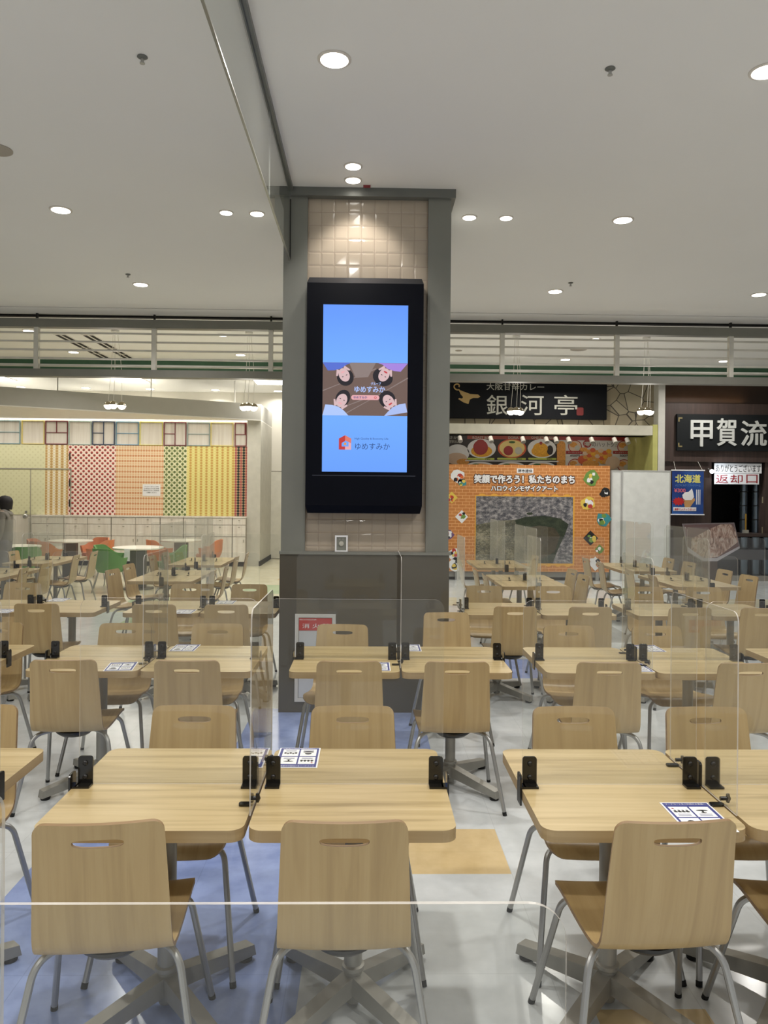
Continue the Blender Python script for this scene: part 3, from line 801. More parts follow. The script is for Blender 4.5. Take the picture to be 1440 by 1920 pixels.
# menu boards inside the opening
YM = 16.4
m_menu_dark = M('menu_black', (34, 26, 22), .5); m_menu_red = M('menu_brick', (142, 60, 46), .5); m_plate = M('plate_grey', (206, 206, 204), .4); m_rice = M('rice_cream', (212, 190, 120), .6)
m_curry = M('sauce_red', (140, 36, 32), .4); m_fry = M('golden_fry', (196, 136, 62), .6, 0, .3, 60); m_lime = M('price_lime', (176, 186, 84), .5); m_saff = M('saffron', (206, 150, 40), .6, 0, .2, 40)
mats = [m_menu_dark, m_menu_red, m_plate, m_rice, m_curry, m_fry, m_lime, m_saff, m_ink, m_cream, M('parsley', (60, 96, 44), .6), M('bowl_terracotta', (186, 84, 48), .5), M('pale_tan', (196, 170, 146), .6)]
x0, x1, z0, z1 = rc(820, 817, 1047, 925, YM)
c = thing('menu_board', 'curry menu board with three plated dishes behind the opening', 'menu board', (0, YM, 0))
MB().box(x0, x1, 0, .04, z0, z1).build('board', m_menu_dark, c)
def U(px, py): q = at(px, py, YM); return q.x, q.z
def elp(mb, px, py, rx, ry, off, mi, **kw):
    x, z = U(px, py); kk = YM / F; mb.ell(x, z, rx * kk, ry * kk, -off, mi, **kw)
mb = MB(); x_0, x_1, z_0, z_1 = rc(876, 817, 1047, 824, YM); mb.rect(x_0, x_1, z_0, z_1, -.003, 1)
for s_, a, b in (('ROAST BEEF', 886, 921), ('DORIA', 953, 972), ('OMELETTE RICE', 996, 1042)):
    x_0, x_1, z_0, z_1 = rc(a, 818.5, b, 823, YM); mb.text(s_, x_0, x_1, z_0, z_1, -.005, 9, .02)
for px, rm in ((903, 2), (960, 11), (1016, 2)):
    elp(mb, px, 841, 27, 18, .004, rm)
    elp(mb, px, 846, 20, 11, .006, 3 if rm == 11 else 7)
elp(mb, 960, 840, 24, 15, .005, 3); elp(mb, 960, 829, 6, 2, .012, 10); elp(mb, 953, 845, 9, 9, .012, 4); elp(mb, 972, 845, 7, 7, .012, 9)
elp(mb, 901, 839, 14, 14, .010, 4); elp(mb, 901, 829, 8, 5, .011, 4); elp(mb, 1013, 841, 14, 11, .010, 7); elp(mb, 1014, 831, 3, 3, .011, 4); elp(mb, 1031, 844, 6, 9, .009, 0)
for a, b, p in ((876, 927, '980'), (932, 986, '880'), (990, 1043, '880')):
    x_0, x_1, z_0, z_1 = rc(a, 858.5, b, 862, YM); mb.poly(rrect(x_0, x_1, z_0, z_1, .018, 4), -.012, 6); x_0, x_1, z_0, z_1 = rc(b - 18, 859, b - 8, 861.8, YM); mb.text(p, x_0, x_1, z_0, z_1, -.014, 8, .01)
x_0, x_1, z_0, z_1 = rc(872, 863.5, 1047, 865.5, YM); mb.rect(x_0, x_1, z_0, z_1, -.012, 2)
for px in (900, 958, 1015): elp(mb, px, 873, 25, 7, .004, 2); elp(mb, px, 874, 20, 5, .006, 5); elp(mb, px - 8, 872, 7, 3, .008, 10)
elp(mb, 858, 850, 22, 17, .004, 2); elp(mb, 856, 860, 20, 11, .006, 12); elp(mb, 868, 866, 12, 6, .008, 5)
x_0, x_1, z_0, z_1 = rc(843, 818, 865, 823, YM); mb.text('さかの', x_0, x_1, z_0, z_1, -.006, 9, .02)
x_0, x_1, z_0, z_1 = rc(843, 825, 863, 831, YM); mb.text('甘辛カレー', x_0, x_1, z_0, z_1, -.006, 9, .02)
mb.build('menu_print', mats, c)
x0, x1, z0, z1 = rc(1048, 817, 1207, 925, YM)
c = thing('hotdog_poster', 'red and grey battered hotdog poster beside the curry menu board', 'poster', (0, YM, 0))
MB().box(x0, x1, 0, .04, z0, z1).build('board', M('poster_grey', (188, 184, 178), .5), c)
mb = MB(); x_0, x_1, z_0, z_1 = rc(1048, 817, 1207, 826, YM); mb.rect(x_0, x_1, z_0, z_1, -.003, 4)
for px, py in ((1078, 837), (1170, 838), (1078, 872), (1170, 873)):
    elp(mb, px, py, 13, 12, .004, 4); elp(mb, px, py, 11.5, 10.5, .006, 12); elp(mb, px - 3, py - 3, 7, 5, .007, 5); elp(mb, px + 4, py + 3, 5, 5, .008, 9)
elp(mb, 1101, 832, 8, 7.5, .004, 4); x_0, x_1, z_0, z_1 = rc(1096, 828, 1106, 837, YM); mb.text('噂', x_0, x_1, z_0, z_1, -.007, 9, .02)
x_0, x_1, z_0, z_1 = rc(1110, 828, 1157, 838, YM); mb.text('のハットグ!!', x_0, x_1, z_0, z_1, -.006, 8, .0)
for a, b, s_, pr in ((1061, 1094, 'チーズハットグ', '450円'), (1149, 1192, 'チーズポテトハットグ', '500円')):
    x_0, x_1, z_0, z_1 = rc(a, 845.5, b, 851, YM); mb.rect(x_0, x_1, z_0, z_1, -.008, 4); x_0, x_1, z_0, z_1 = rc(a + 4, 847, b - 4, 850, YM); mb.text(s_, x_0, x_1, z_0, z_1, -.010, 9, .01)
    x_0, x_1, z_0, z_1 = rc((a + b) / 2 - 9, 852, (a + b) / 2 + 9, 857, YM); mb.text(pr, x_0, x_1, z_0, z_1, -.010, 8, .01)
x_0, x_1, z_0, z_1 = rc(1044, 827, 1060, 885, YM); mb.poly(rrect(x_0, x_1, z_0, z_1, .085), -.009, 5)
x_0, x_1, z_0, z_1 = rc(1190, 829, 1206, 885, YM); mb.poly(rrect(x_0, x_1, z_0, z_1, .085), -.009, 7)
for q in range(26): elp(mb, 1092 + (q * 37 % 52), 843 + (q * 23 % 24), 5.5, 4.2, .010 + q * .0004, (5, 7, 12, 11, 5)[q % 5], n=9)
elp(mb, 1107, 870, 16, 7, .022, 5); elp(mb, 1148, 868, 14, 12, .021, 12, rot=.4); elp(mb, 1091, 862, 8, 8, .009, 11)
mb.build('poster_print', mats, c)
for i, px in enumerate((862, 920, 980, 1024, 1042, 1066, 1109, 1152, 1176, 1196)):
    q = at(px, 817, 15.9); c = thing('track_spotlight', ('first', 'second', 'third', 'fourth', 'fifth', 'sixth', 'seventh', 'eighth', 'ninth', 'last')[i] + ' from left of the small white spotlights under the cream lintel', 'spotlight', (q.x, 15.9, zl0 + .3), 0, 'spotlights above the menu boards')
    MB().tube([(0, 0, 0), (0, 0, -.34)], .012, 8).build('stem', m_white, c)
    MB().tube([(0, .03, -.30), (.01, -.05, -.40)], [.045, .05], 12).build('spot_body', m_white, c)
lamp('shop_track_light', (xs0 + 2.4, 15.7, zl0 + .25), 7, 3.5, (1, .9, .75), (math.radians(30), 0, 0), .1)
# counter block behind the poster, the brick poster itself
YO = 14.8
x0, x1, z0, z1 = rc(835, 872, 1143, 1070, YO)
m_counter = M('counter_grey', (146, 146, 142), .6)
c = thing('shop_counter', 'plain grey counter behind and below the orange brick poster', 'counter', (0, YO, 0))
MB().box(xs0 + .02, x1 - .02, .06, .6, .06, 1.0).build('counter_body', m_counter, c)
MB().box(xs0 + .02, x1 - .02, .10, .6, 0, .06).build('toe_kick', m_dark, c)
MB().box(xs0 + .02, x1 - .02, .04, .62, 1.0, 1.03).build('counter_top', m_white, c)
c = thing('mosaic_poster', 'tall orange brick-pattern board with white headline and aerial photo', 'poster', (0, YO, 0))
def brick(name):
    t = NT(name); v = t.coords(); sx = t.new('ShaderNodeSeparateXYZ'); t.link(v, sx.inputs[0]); cb = t.new('ShaderNodeCombineXYZ')
    t.link(sx.outputs[0], cb.inputs[0]); t.link(sx.outputs[2], cb.inputs[1])
    b = t.new('ShaderNodeTexBrick'); b.inputs['Color1'].default_value = (*lin((198, 130, 68)), 1); b.inputs['Color2'].default_value = (*lin((190, 120, 60)), 1); b.inputs['Mortar'].default_value = (*lin((232, 178, 120)), 1)
    b.inputs['Scale'].default_value = 1.0; b.inputs['Brick Width'].default_value = .135; b.inputs['Row Height'].default_value = .0605; b.inputs['Mortar Size'].default_value = .004
    t.link(cb.outputs[0], b.inputs['Vector']); t.link(b.outputs['Color'], t.b.inputs['Base Color']); t.b.inputs['Roughness'].default_value = .55
    return t.m
MB().box(x0, x1, 0, .03, .17, z1).build('brick_backdrop', brick('printed_orange_brick'), c)
mb = MB().box(x0 + .2, x0 + .26, .0, .05, 0, .17).box(x1 - .26, x1 - .2, 0, .05, 0, .17)
mb.build('board_foot', m_counter, c)
def V(px, py): q = at(px, py, YO); return q.x, q.z
m_text_out = M('poster_dark_brown', (74, 44, 30), .5); m_pgold = M('poster_gold', (226, 168, 64), .5)
mb = MB()
for s_, a, b, t0, t1 in (('笑顔で作ろう！私たちのまち', 889.5, 1077, 891, 906), ('ハロウィンモザイクアート', 921, 1045, 911, 921)):
    x_0, x_1, z_0, z_1 = rc(a, t0, b, t1, YO); e = .014
    mb.text(s_, x_0, x_1, z_0, z_1, -.004, 1, .14).text(s_, x_0, x_1, z_0, z_1, -.007, 0, .045)
x_0, x_1, z_0, z_1 = rc(969, 878.5, 1000, 887, YO); mb.rect(x_0, x_1, z_0, z_1, -.003, 0)
x_0, x_1, z_0, z_1 = rc(971, 880, 998, 886, YO); mb.text('堺市提供', x_0, x_1, z_0, z_1, -.005, 2, .02)
mb.build('headline', [m_paper, m_text_out, m_ink], c)
def aerial(name, cols, scale):
    t = NT(name); v = t.coords((1, 1, 1.6)); f = t.noise(v, scale, 5, .75); g = t.noise(v, scale * .12, 3)
    t.link(t.ramp(t.math('MULTIPLY_ADD', g, .5, t.math('MULTIPLY', f, .6)), [(.36, lin(cols[0])), (.52, lin(cols[1])), (.68, lin(cols[2]))]), t.b.inputs['Base Color']); t.b.inputs['Roughness'].default_value = .35
    return t.m
am = [aerial('aerial_city', ((34, 36, 42), (84, 84, 90), (186, 180, 178)), 90), aerial('aerial_wood', ((26, 34, 24), (40, 50, 34), (66, 74, 54)), 60), aerial('aerial_fields', ((40, 44, 34), (86, 84, 66), (168, 160, 136)), 22), aerial('aerial_mound', ((52, 46, 34), (70, 62, 46), (84, 80, 58)), 12), m_pgold]
ax0, ax1, az0, az1 = rc(892, 931, 1074, 1056, YO)
mb = MB(); mb.rect(ax0 - .02, ax1 + .03, az0 - .04, az1 + .02, -.002, 4)
for q in range(8): mb.ell(ax0 + (q + .5) * (ax1 - ax0) / 8, az1 + .015, .07, .035, -.0021, 4, n=14)
for q in range(10): mb.ell(ax0 + (q + .5) * (ax1 - ax0) / 10, az0 - .035, .06, .03, -.0021, 4, n=14)
mb.rect(ax0, ax1, az0, az1, -.004, 0)
mb.poly([V(*p) for p in [(892, 984), (930, 977), (1000, 972), (1010, 980), (1010, 1056), (892, 1050)]], -.005, 2)
mb.poly([V(*p) for p in [(965, 976), (985, 969), (1020, 967), (1050, 972), (1066, 983), (1060, 1000), (1047, 1028), (1036, 1056), (1000, 1056), (990, 1020)]], -.006, 1)
mb.poly([V(*p) for p in [(975, 995), (1010, 985), (1040, 990), (1050, 1005), (1040, 1035), (1012, 1050), (990, 1035)]], -.007, 3)
mb.ell(*V(993, 963), .06, .025, -.006, 1)
mb.build('aerial_picture', am, c)
# small generic stickers on the brick print
st = [M('sticker_orange', (222, 110, 40), .5), M('sticker_green', (108, 146, 66), .5), m_paper, m_ink, M('sticker_teal', (58, 142, 150), .5), M('sticker_red', (186, 62, 52), .5), M('sticker_yellow', (226, 196, 84), .5), M('sticker_purple', (110, 80, 120), .5)]
kk = YO / F
def bag(px, py, s_, a, b, d_):
    """one cut-out sticker: an uneven patch with a few coloured shapes on it"""
    global mb
    mb = MB(); rr = random.Random(px * 31 + py)
    def blob(cx_, cy_, r, mi, off, n=9, j=.28):
        mb.poly([V(cx_ + r * rr.uniform(1 - j, 1 + j) * math.cos(2 * PI * k / n), cy_ + r * rr.uniform(1 - j, 1 + j) * math.sin(2 * PI * k / n)) for k in range(n)], -off, mi)
    if rr.random() < .45: blob(px, py, 13 * s_, a, .004, 4, .06)
    else: blob(px, py, 12 * s_, a, .004, 11, .25)
    for k in range(6): blob(px + rr.uniform(-7, 7) * s_, py + rr.uniform(-7, 7) * s_, rr.uniform(2.5, 5) * s_, (b, d_, 2, 3, b, d_)[k], .005 + k * .0005, 8)
    mb.build('sticker', st, c)
for a in ((859, 893, 1.2, 2, 5, 0), (866, 905, .8, 4, 1, 6), (847, 933, 1.0, 6, 0, 5), (866, 969, 1.1, 2, 1, 5), (842, 1003, .9, 7, 2, 5), (851, 1039, 1.1, 2, 5, 6), (854, 1059, 1.2, 2, 6, 3), (1109, 896, 1.3, 1, 6, 2), (1134, 924, .9, 3, 2, 3), (1104, 943, 1.3, 6, 5, 2),
          (1132, 974, 1.3, 4, 6, 1), (1107, 1009, 1.3, 3, 1, 6), (1124, 1030, .8, 1, 2, 1), (1116, 1057, 1.2, 2, 0, 2)): bag(a[0], a[1], a[2] * .85, *a[3:])
# white partition panels beside the poster
YT = 14.85
for a, b, lb in ((1145, 1165, 'narrow white partition panel next to the orange brick poster'), (1165.5, 1257, 'wide white partition panel in front of the yellow jamb')):
    x0, x1, z0, z1 = rc(a, 882, b, 1080, YT)
    c = thing('partition_panel', lb, 'partition', (0, YT, 0), 0, 'white partition panels')
    MB().box(x0 + .02, x1 - .02, .008, .05, .02, z1 - .02).build('panel_board', M('partition_white', (226, 228, 224), .5), c)
    MB().frame(x0, x1, 0, .055, 0, z1, .02).build('panel_frame', M('partition_edge', (190, 190, 188), .4), c)

# ------------------------------------------------------------------ takoyaki shop front (dark wood)
YK = 15.0
m_brown = wood('dark_brown_panel', (58, 46, 42), (68, 54, 49), (78, 62, 56), (2,), .5)
xk0 = at(1245, 800, YK).x; xk1 = 12.0
struct(MB().box(yb + .01, xk0, YK - .05, YK + .3, 0, 4.15).build('wall_shop_divider', M('divider_white', (204, 202, 194), .6)))
zh0, zh1 = at(1340, 866, YK).z, at(1340, 757, YK).z
struct(MB().box(xk0, xk1, YK + .25, YK + .4, zh1 - .1, 4.15).build('wall_upper_brown', M('upper_brown', (60, 46, 38), .6)))
struct(MB().box(xk0, xk1, YK, YK + .3, zh0, zh1).build('wall_header', m_brown))
lamp('header_cove_light', (xk0 + .9, YK + .17, zh1 + .02), 1.3, 1.6, (1, .62, .28), (PI, 0, 0), .08)
wl, wr = at(1336, 930, YK).x, at(1437, 930, YK).x; zc_ = at(1390, 1000, YK).z
struct(MB().box(xk0, wl, YK + .05, YK + .3, 0, zh0).box(wr, xk1, YK + .05, YK + .3, zc_, zh0).build('wall_shop_front', m_brown))
struct(MB().box(xk0, xk1, 16.6, 16.7, 0, zh0 + .2).build('wall_kitchen_back', M('kitchen_black', (20, 19, 19), .6)))
# shop sign
x0, x1, z0, z1 = rc(1267, 778, 1490, 846, YK)
c = thing('shop_sign', 'black wooden sign with three white brush characters on the brown header', 'sign', (0, YK, 0))
MB().box(x0, x1, -.07, 0, z0, z1).build('sign_board', M('sign_slate_black', (22, 25, 27), .6, spec=.25), c)
mb = MB()
for ch, a, b, t0, t1 in (('甲', 1292, 1332, 789, 837), ('賀', 1341, 1377, 786, 836), ('流', 1386, 1433, 790, 836)):
    x_0, x_1, z_0, z_1 = rc(a, t0, b, t1, YK); mb.text(ch, x_0, x_1, z_0, z_1, -.072, 0, .014, .02)
mb.build('lettering', M('letter_white', (196, 198, 194), .6), c)
mb = MB()
for zc0, s_ in ((z0 + .08, 1), (z1 - .08, -1)):
    mb.box(x0 + .02, x0 + .10, -.075, -.07, zc0 - .012, zc0 + .012).box(x0 + .02, x0 + .044, -.075, -.07, zc0, zc0 + s_ * .07)
mb.build('corner_fitting', M('brass', (196, 178, 128), .3, .7), c)
# hanging ice cream poster
YH = 14.85
x0, x1, z0, z1 = rc(1260, 882, 1319, 965, YH)
c = thing('hanging_poster', 'blue soft ice cream poster hanging on strings by the takoyaki window', 'poster', (0, YH, 0))
def bluegrad(name):
    t = NT(name); f = t.noise(t.coords((1, 1, 1)), 1.4, 2)
    t.link(t.ramp(f, [(.35, lin((30, 44, 110))), (.65, lin((54, 96, 168)))]), t.b.inputs['Base Color']); t.b.inputs['Roughness'].default_value = .25
    return t.m
MB().box(x0, x1, -.004, 0, z0, z1).build('poster_sheet', bluegrad('poster_blue'), c)
MB().tube([(x0 - .02, -.002, z1), (x1 + .02, -.002, z1)], .012, 8).tube([(x0 - .02, -.002, z0), (x1 + .02, -.002, z0)], .012, 8).build('poster_rail', m_paper, c)
MB().tube([(x0 + .07, 0, z1), (x0 + .09, .15, zh0)], .003, 5).tube([(x1 - .02, 0, z1), (x1 - .05, .15, zh0)], .003, 5).build('string', m_slat, c)
pm = [M('poster_yellow', (226, 220, 120), .5), m_paper, M('cone_tan', (196, 150, 96), .6), M('burst_red', (196, 40, 44), .5), m_ink, M('poster_pink', (222, 110, 120), .5), M('poster_pale_blue', (120, 160, 210), .5)]
mb = MB()
def H(s_, a, b, t0, t1, mi, off=.006, bold=.02): x_0, x_1, z_0, z_1 = rc(a, t0, b, t1, YH); mb.text(s_, x_0, x_1, z_0, z_1, -off, mi, bold)
H('北海道', 1266, 1313, 890, 905, 0, .006, .03); H('バニラミルク ソフトクリーム', 1266, 1313, 908, 912, 6, .006, 0); H('¥300', 1264, 1285, 916, 923, 5)
H('濃厚でメチャうまっ!!', 1264, 1303, 953, 957, 3, .012, .02)
x_0, x_1, z_0, z_1 = rc(1262, 951, 1305, 958, YH); mb.rect(x_0, x_1, z_0, z_1, -.009, 1)
q = lambda px, py: (at(px, py, YH).x, at(px, py, YH).z)
mb.poly([q(*p) for p in [(1281, 938), (1302, 934), (1303, 938), (1293, 952), (1284, 952)]], -.006, 2)
mb.poly([q(*p) for p in [(1279, 928), (1284, 923), (1291, 922), (1297, 916), (1299, 922), (1301, 932), (1296, 938), (1284, 938), (1280, 934)]], -.008, 1)
bp = []
for i in range(24):
    a = i * PI / 12; r_ = (13, 8.5)[i % 2]; bp.append(q(1272 + r_ * math.cos(a), 940 + r_ * .65 * math.sin(a)))
mb.poly(bp, -.010, 3)
for i in range(3): 
    x_0, x_1, z_0, z_1 = rc(1305 + i * 3.2, 918, 1306.4 + i * 3.2, 946, YH); mb.rect(x_0, x_1, z_0, z_1, -.006, 1)
mb.build('poster_print', pm, c)
# return counter signs
YR = 15.05
c = thing('return_sign', 'white paper with red return-counter characters above the kitchen window', 'sign', (0, YR, 0))
x0, x1, z0, z1 = rc(1339, 888, 1423, 908, YR); MB().box(x0, x1, -.004, 0, z0, z1).build('paper', m_paper, c)
mb = MB()
for ch, a, b in (('返', 1342, 1365), ('却', 1369, 1392), ('口', 1399, 1420)):
    x_0, x_1, z_0, z_1 = rc(a, 890, b, 906, YR); mb.text(ch, x_0, x_1, z_0, z_1, -.007, 0, .004)
mb.build('lettering', M('dark_red_ink', (150, 34, 44), .5), c)
c = thing('thanks_sign', 'white paper strip with black handwritten thanks above the return sign', 'sign', (0, YR, 0))
x0, x1, z0, z1 = rc(1339, 869, 1428, 887.4, YR); MB().box(x0, x1, -.002, .002, z0, z1).build('paper', m_paper, c)
mb = MB(); x_0, x_1, z_0, z_1 = rc(1342, 871, 1426, 885, YR); mb.text('ありがとうございます', x_0, x_1, z_0, z_1, -.005, 0, 0).build('lettering', m_ink, c)
MB().box(x0, x1, .002, .03, z1 - .01, z1 + .03).build('hanging_rail', m_dark, c)
# kitchen counter, pots and pipes
m_pot = M('dark_bluish_steel', (112, 124, 134), .25, .9)
xk = xk0
c = thing('return_counter', 'dark counter with shelf under the takoyaki window', 'counter', (0, YK, 0))
MB().box(wl, 12, -.1, .5, zc_ - .06, zc_).build('counter_top', M('counter_dark_wood', (66, 54, 50), .4), c)
MB().box(wl, 12, .35, .5, .1, zc_ - .06).build('counter_back', M('counter_front_grey', (58, 58, 62), .5), c)
MB().box(wl, 12, -.05, .35, .42, .62).build('counter_rail', M('counter_rail_grey', (84, 84, 88), .5), c)
MB().box(wl, 12, -.04, .5, 0, .1).build('plinth', M('plinth_pale', (150, 146, 138), .5), c)
lb = [('third', 1392), ('second', 1415), ('outermost', 1437)]
for zz, nm in ((.62, 'upper'), (.10, 'lower')):
    for i, px in enumerate((1394, 1416, 1437)):
        q = at(px, 1020, YK + .12); hh = (zc_ - .08 - .62) if zz > .5 else .31
        o = MB().lathe([(.085, 0), (.09, .02), (.09, hh - .03), (.095, hh - .02), (.095, hh), (.08, hh)], n=24).build('steel_canister', m_pot, None, (q.x, YK + .13, zz + .003))
        tag(o, ('inner', 'middle', 'outermost')[i] + ' bluish steel canister on the ' + nm + ' shelf of the dark counter', 'canister', 'steel canisters in the dark counter')
for i, px in enumerate((1394, 1417)):
    q = at(px, 950, 15.38); mb = MB()
    mb.tube([(0, 0, 0), (0, 0, 1.9)], .075, 16)
    c = thing('cup_dispenser', ('first' if i == 0 else 'second') + ' tall dark tube of stacked cups inside the kitchen window', 'dispenser', (q.x, 15.38, zc_ + .002), 0, 'cup dispensers in the kitchen window')
    mb.build('tube', m_pot, c)
    for k in range(4): MB().tube([(0, 0, .25 + k * .28), (0, 0, .27 + k * .28)], .083, 16).build('collar', m_black, c)
q = at(1398, 998, YK + .15)
c = thing('ticket_post', 'brass post on a white block standing on the dark counter', 'post', (q.x, YK + .15, zc_ + .002))
MB().box(-.045, .045, -.04, .04, 0, .06).build('base_block', m_cream, c); MB().tube([(0, 0, .06), (0, 0, .38)], .02, 12).build('post_rod', M('brass_post', (190, 150, 70), .25, .8), c)
q = at(1431, 998, YK + .15)
c = thing('faucet', 'tall pale tap column at the end of the kitchen window', 'faucet', (q.x, YK + .15, zc_ + .002))
MB().tube([(0, 0, 0), (0, 0, .12)], .03, 12).tube([(0, 0, .12), (0, 0, .6)], .018, 12).tube([(0, 0, .6), (0, 0, .72)], .03, 12).build('tap_column', M('tap_pale', (150, 138, 112), .4, .4), c)
# clip lamp
q = at(1334, 884, 14.9)
c = thing('clip_lamp', 'small glaring white clip lamp between the blue poster and paper signs', 'lamp', (q.x, 14.9, q.z))
MB().tube([(0, .14, .06), (0, .02, .0)], .012, 8).tube([(0, .03, 0), (0, -.02, -.0)], [.02, .045], 14).build('lamp_head', m_steel, c)
MB().lathe([(.040, 0), (.036, .012), (.015, .02)], n=16).build('bulb', EM('cold_bulb', (225, 238, 255), 25), c, (0, -.022, 0), rot=(PI / 2, 0, 0))
lamp('clip_lamp_beam', (q.x, 14.84, q.z), 3, .06, (.8, .9, 1), (math.radians(80), 0, math.radians(-50)))
# cut-out food board standing in front
YB = 14.0
pts = [(1280, 982), (1377, 980), (1388, 1027), (1345, 1053), (1317, 1053), (1290, 1036)]
q2 = [(at(a, b, YB).x, at(a, b, YB).z) for a, b in pts]
c = thing('food_cutout_board', 'angular photo board of sauced takoyaki standing before the dark counter', 'sign board', (0, YB, 0))
MB().prism(q2[::-1], 'y', 0, .02).build('board', M('board_edge', (130, 120, 124), .4), c)
def drizzle(name):
    t = NT(name); v = t.coords((4, 1, 1.5)); f = t.noise(v, 3.2, 6, .65, 1.6)
    t.link(t.ramp(f, [(.34, lin((110, 90, 88))), (.47, lin((184, 154, 142))), (.56, lin((214, 194, 184))), (.66, lin((206, 196, 190)))]), t.b.inputs['Base Color']); t.b.inputs['Roughness'].default_value = .12
    return t.m
mb = MB(); g_ = lambda a, b: (at(a, b, YB).x, at(a, b, YB).z)
mb.poly([g_(*p) for p in [(1283, 984), (1375, 982), (1386, 1026), (1344, 1051), (1318, 1051), (1292, 1034)]], -.002, 1)
mb.poly([g_(*p) for p in [(1296, 1010), (1330, 992), (1352, 983), (1370, 983), (1378, 992), (1384, 1016), (1346, 1044), (1320, 1048), (1296, 1030)]], -.004, 0)
mb.poly([g_(*p) for p in [(1289, 1025), (1318, 1046), (1344, 1046), (1386, 1024), (1387, 1028), (1345, 1052), (1318, 1052), (1290, 1035)]], -.006, 2)
mb.build('food_print', [drizzle('sauced_takoyaki'), M('board_mauve', (120, 96, 96), .3), M('tray_white', (196, 192, 200), .3)], c)
xm = (q2[3][0] + q2[4][0]) / 2
MB().box(xm - .14, xm + .14, .0, .03, 0, q2[4][1]).box(xm - .2, xm + .2, -.15, .2, 0, .03).build('board_stand', M('stand_brown', (86, 70, 62), .5), c)

# ------------------------------------------------------------------ food-court furniture prototypes
def chair_shell():
    prof = [(-.250, .80), (-.236, .73), (-.222, .65), (-.210, .57), (-.201, .50), (-.190, .455), (-.168, .425), (-.13, .413), (-.07, .413), (0, .421), (.07, .432), (.12, .438), (.155, .436), (.178, .424), (.192, .404)]
    pts = []
    for i in range(len(prof) - 1):
        p0, p1, p2, p3 = (Vector(prof[max(0, min(len(prof) - 1, i + k))]) for k in (-1, 0, 1, 2))
        for k in range(6):
            t = k / 6; pts.append(.5 * ((2 * p1) + (p2 - p0) * t + (2 * p0 - 5 * p1 + 4 * p2 - p3) * t * t + (3 * p1 - p0 - 3 * p2 + p3) * t ** 3))
    pts.append(Vector(prof[-1]))
    acc = [0]
    for a, b in zip(pts, pts[1:]): acc.append(acc[-1] + (b - a).length)
    Lh = acc[-1]
    def P_(s_):
        for i in range(len(acc) - 1):
            if acc[i + 1] >= s_: u = (s_ - acc[i]) / (acc[i + 1] - acc[i]); return pts[i].lerp(pts[i + 1], u)
        return pts[-1]
    r1, r2 = .030, .06
    ss = [r1 * (1 - math.cos(k * PI / 2 / 6)) for k in range(6)] + [r1 + (Lh - r1 - r2) * k / 34 for k in range(35)] + [Lh - r2 + r2 * math.sin(k * PI / 2 / 6) for k in range(1, 7)]
    def hw(s_):
        p = P_(s_); z, y = p.y, p.x
        if y < -.16: w_ = .163 + (.80 - z) / .36 * .017
        else: w_ = .180 + min(1, max(0, (y + .16) / .3)) * .02
        if s_ < r1: w_ += -r1 + math.sqrt(max(0, r1 * r1 - (r1 - s_) ** 2))
        if s_ > Lh - r2: w_ += -r2 + math.sqrt(max(0, r2 * r2 - (s_ - Lh + r2) ** 2))
        return max(w_, .02)
    N = 14; bm = bmesh.new(); rows = []
    for s_ in ss:
        p = P_(s_); w_ = hw(s_); row = []; wf = hw(min(max(s_, r1), Lh - r2))
        bk = min(1, max(0, (p.y - .45) / .12))
        for k in range(N + 1):
            u = -1 + 2 * k / N
            q = (w_ * u / wf) ** 2; y = p.x - .020 * (1 - q) * bk; z = p.y - .008 * (1 - q) * (1 - bk)
            row.append(bm.verts.new((w_ * u, y, z)))
        rows.append(row)
    for a, b in zip(rows, rows[1:]):
        for k in range(N): bm.faces.new((a[k], b[k], b[k + 1], a[k + 1]))
    bmesh.ops.recalc_face_normals(bm, faces=bm.faces)
    me = bpy.data.meshes.new('seat_shell'); bm.to_mesh(me); bm.free()
    me.materials.append(m_chair); me.materials.append(m_chair_edge)
    o = bpy.data.objects.new('seat_shell', me); COL.objects.link(o)
    so_ = o.modifiers.new('s', 'SOLIDIFY'); so_.thickness = .011; so_.offset = 0; so_.material_offset_rim = 1
    cut = MB(); n_ = 40; outl = []
    for k in range(n_):
        t = 2 * PI * k / n_; c_, s_ = math.cos(t), math.sin(t)
        outl.append((.065 * math.copysign(abs(c_) ** .65, c_), .748 + (.010 if s_ > 0 else .0135) * math.copysign(abs(s_) ** .65, s_)))
    cut.prism(outl, 'y', -.4, .0, 1)
    co = cut.build('cutter', [m_chair, m_chair_edge])
    bo = o.modifiers.new('b', 'BOOLEAN'); bo.object = co; bo.operation = 'DIFFERENCE'; bo.solver = 'EXACT'
    bpy.context.view_layer.update()
    me2 = bpy.data.meshes.new_from_object(o.evaluated_get(bpy.context.evaluated_depsgraph_get())); me2.name = 'seat_shell'
    bpy.data.objects.remove(o); bpy.data.objects.remove(co)
    for p in me2.polygons: p.use_smooth = True
    me2.set_sharp_from_angle(angle=math.radians(40))
    return me2


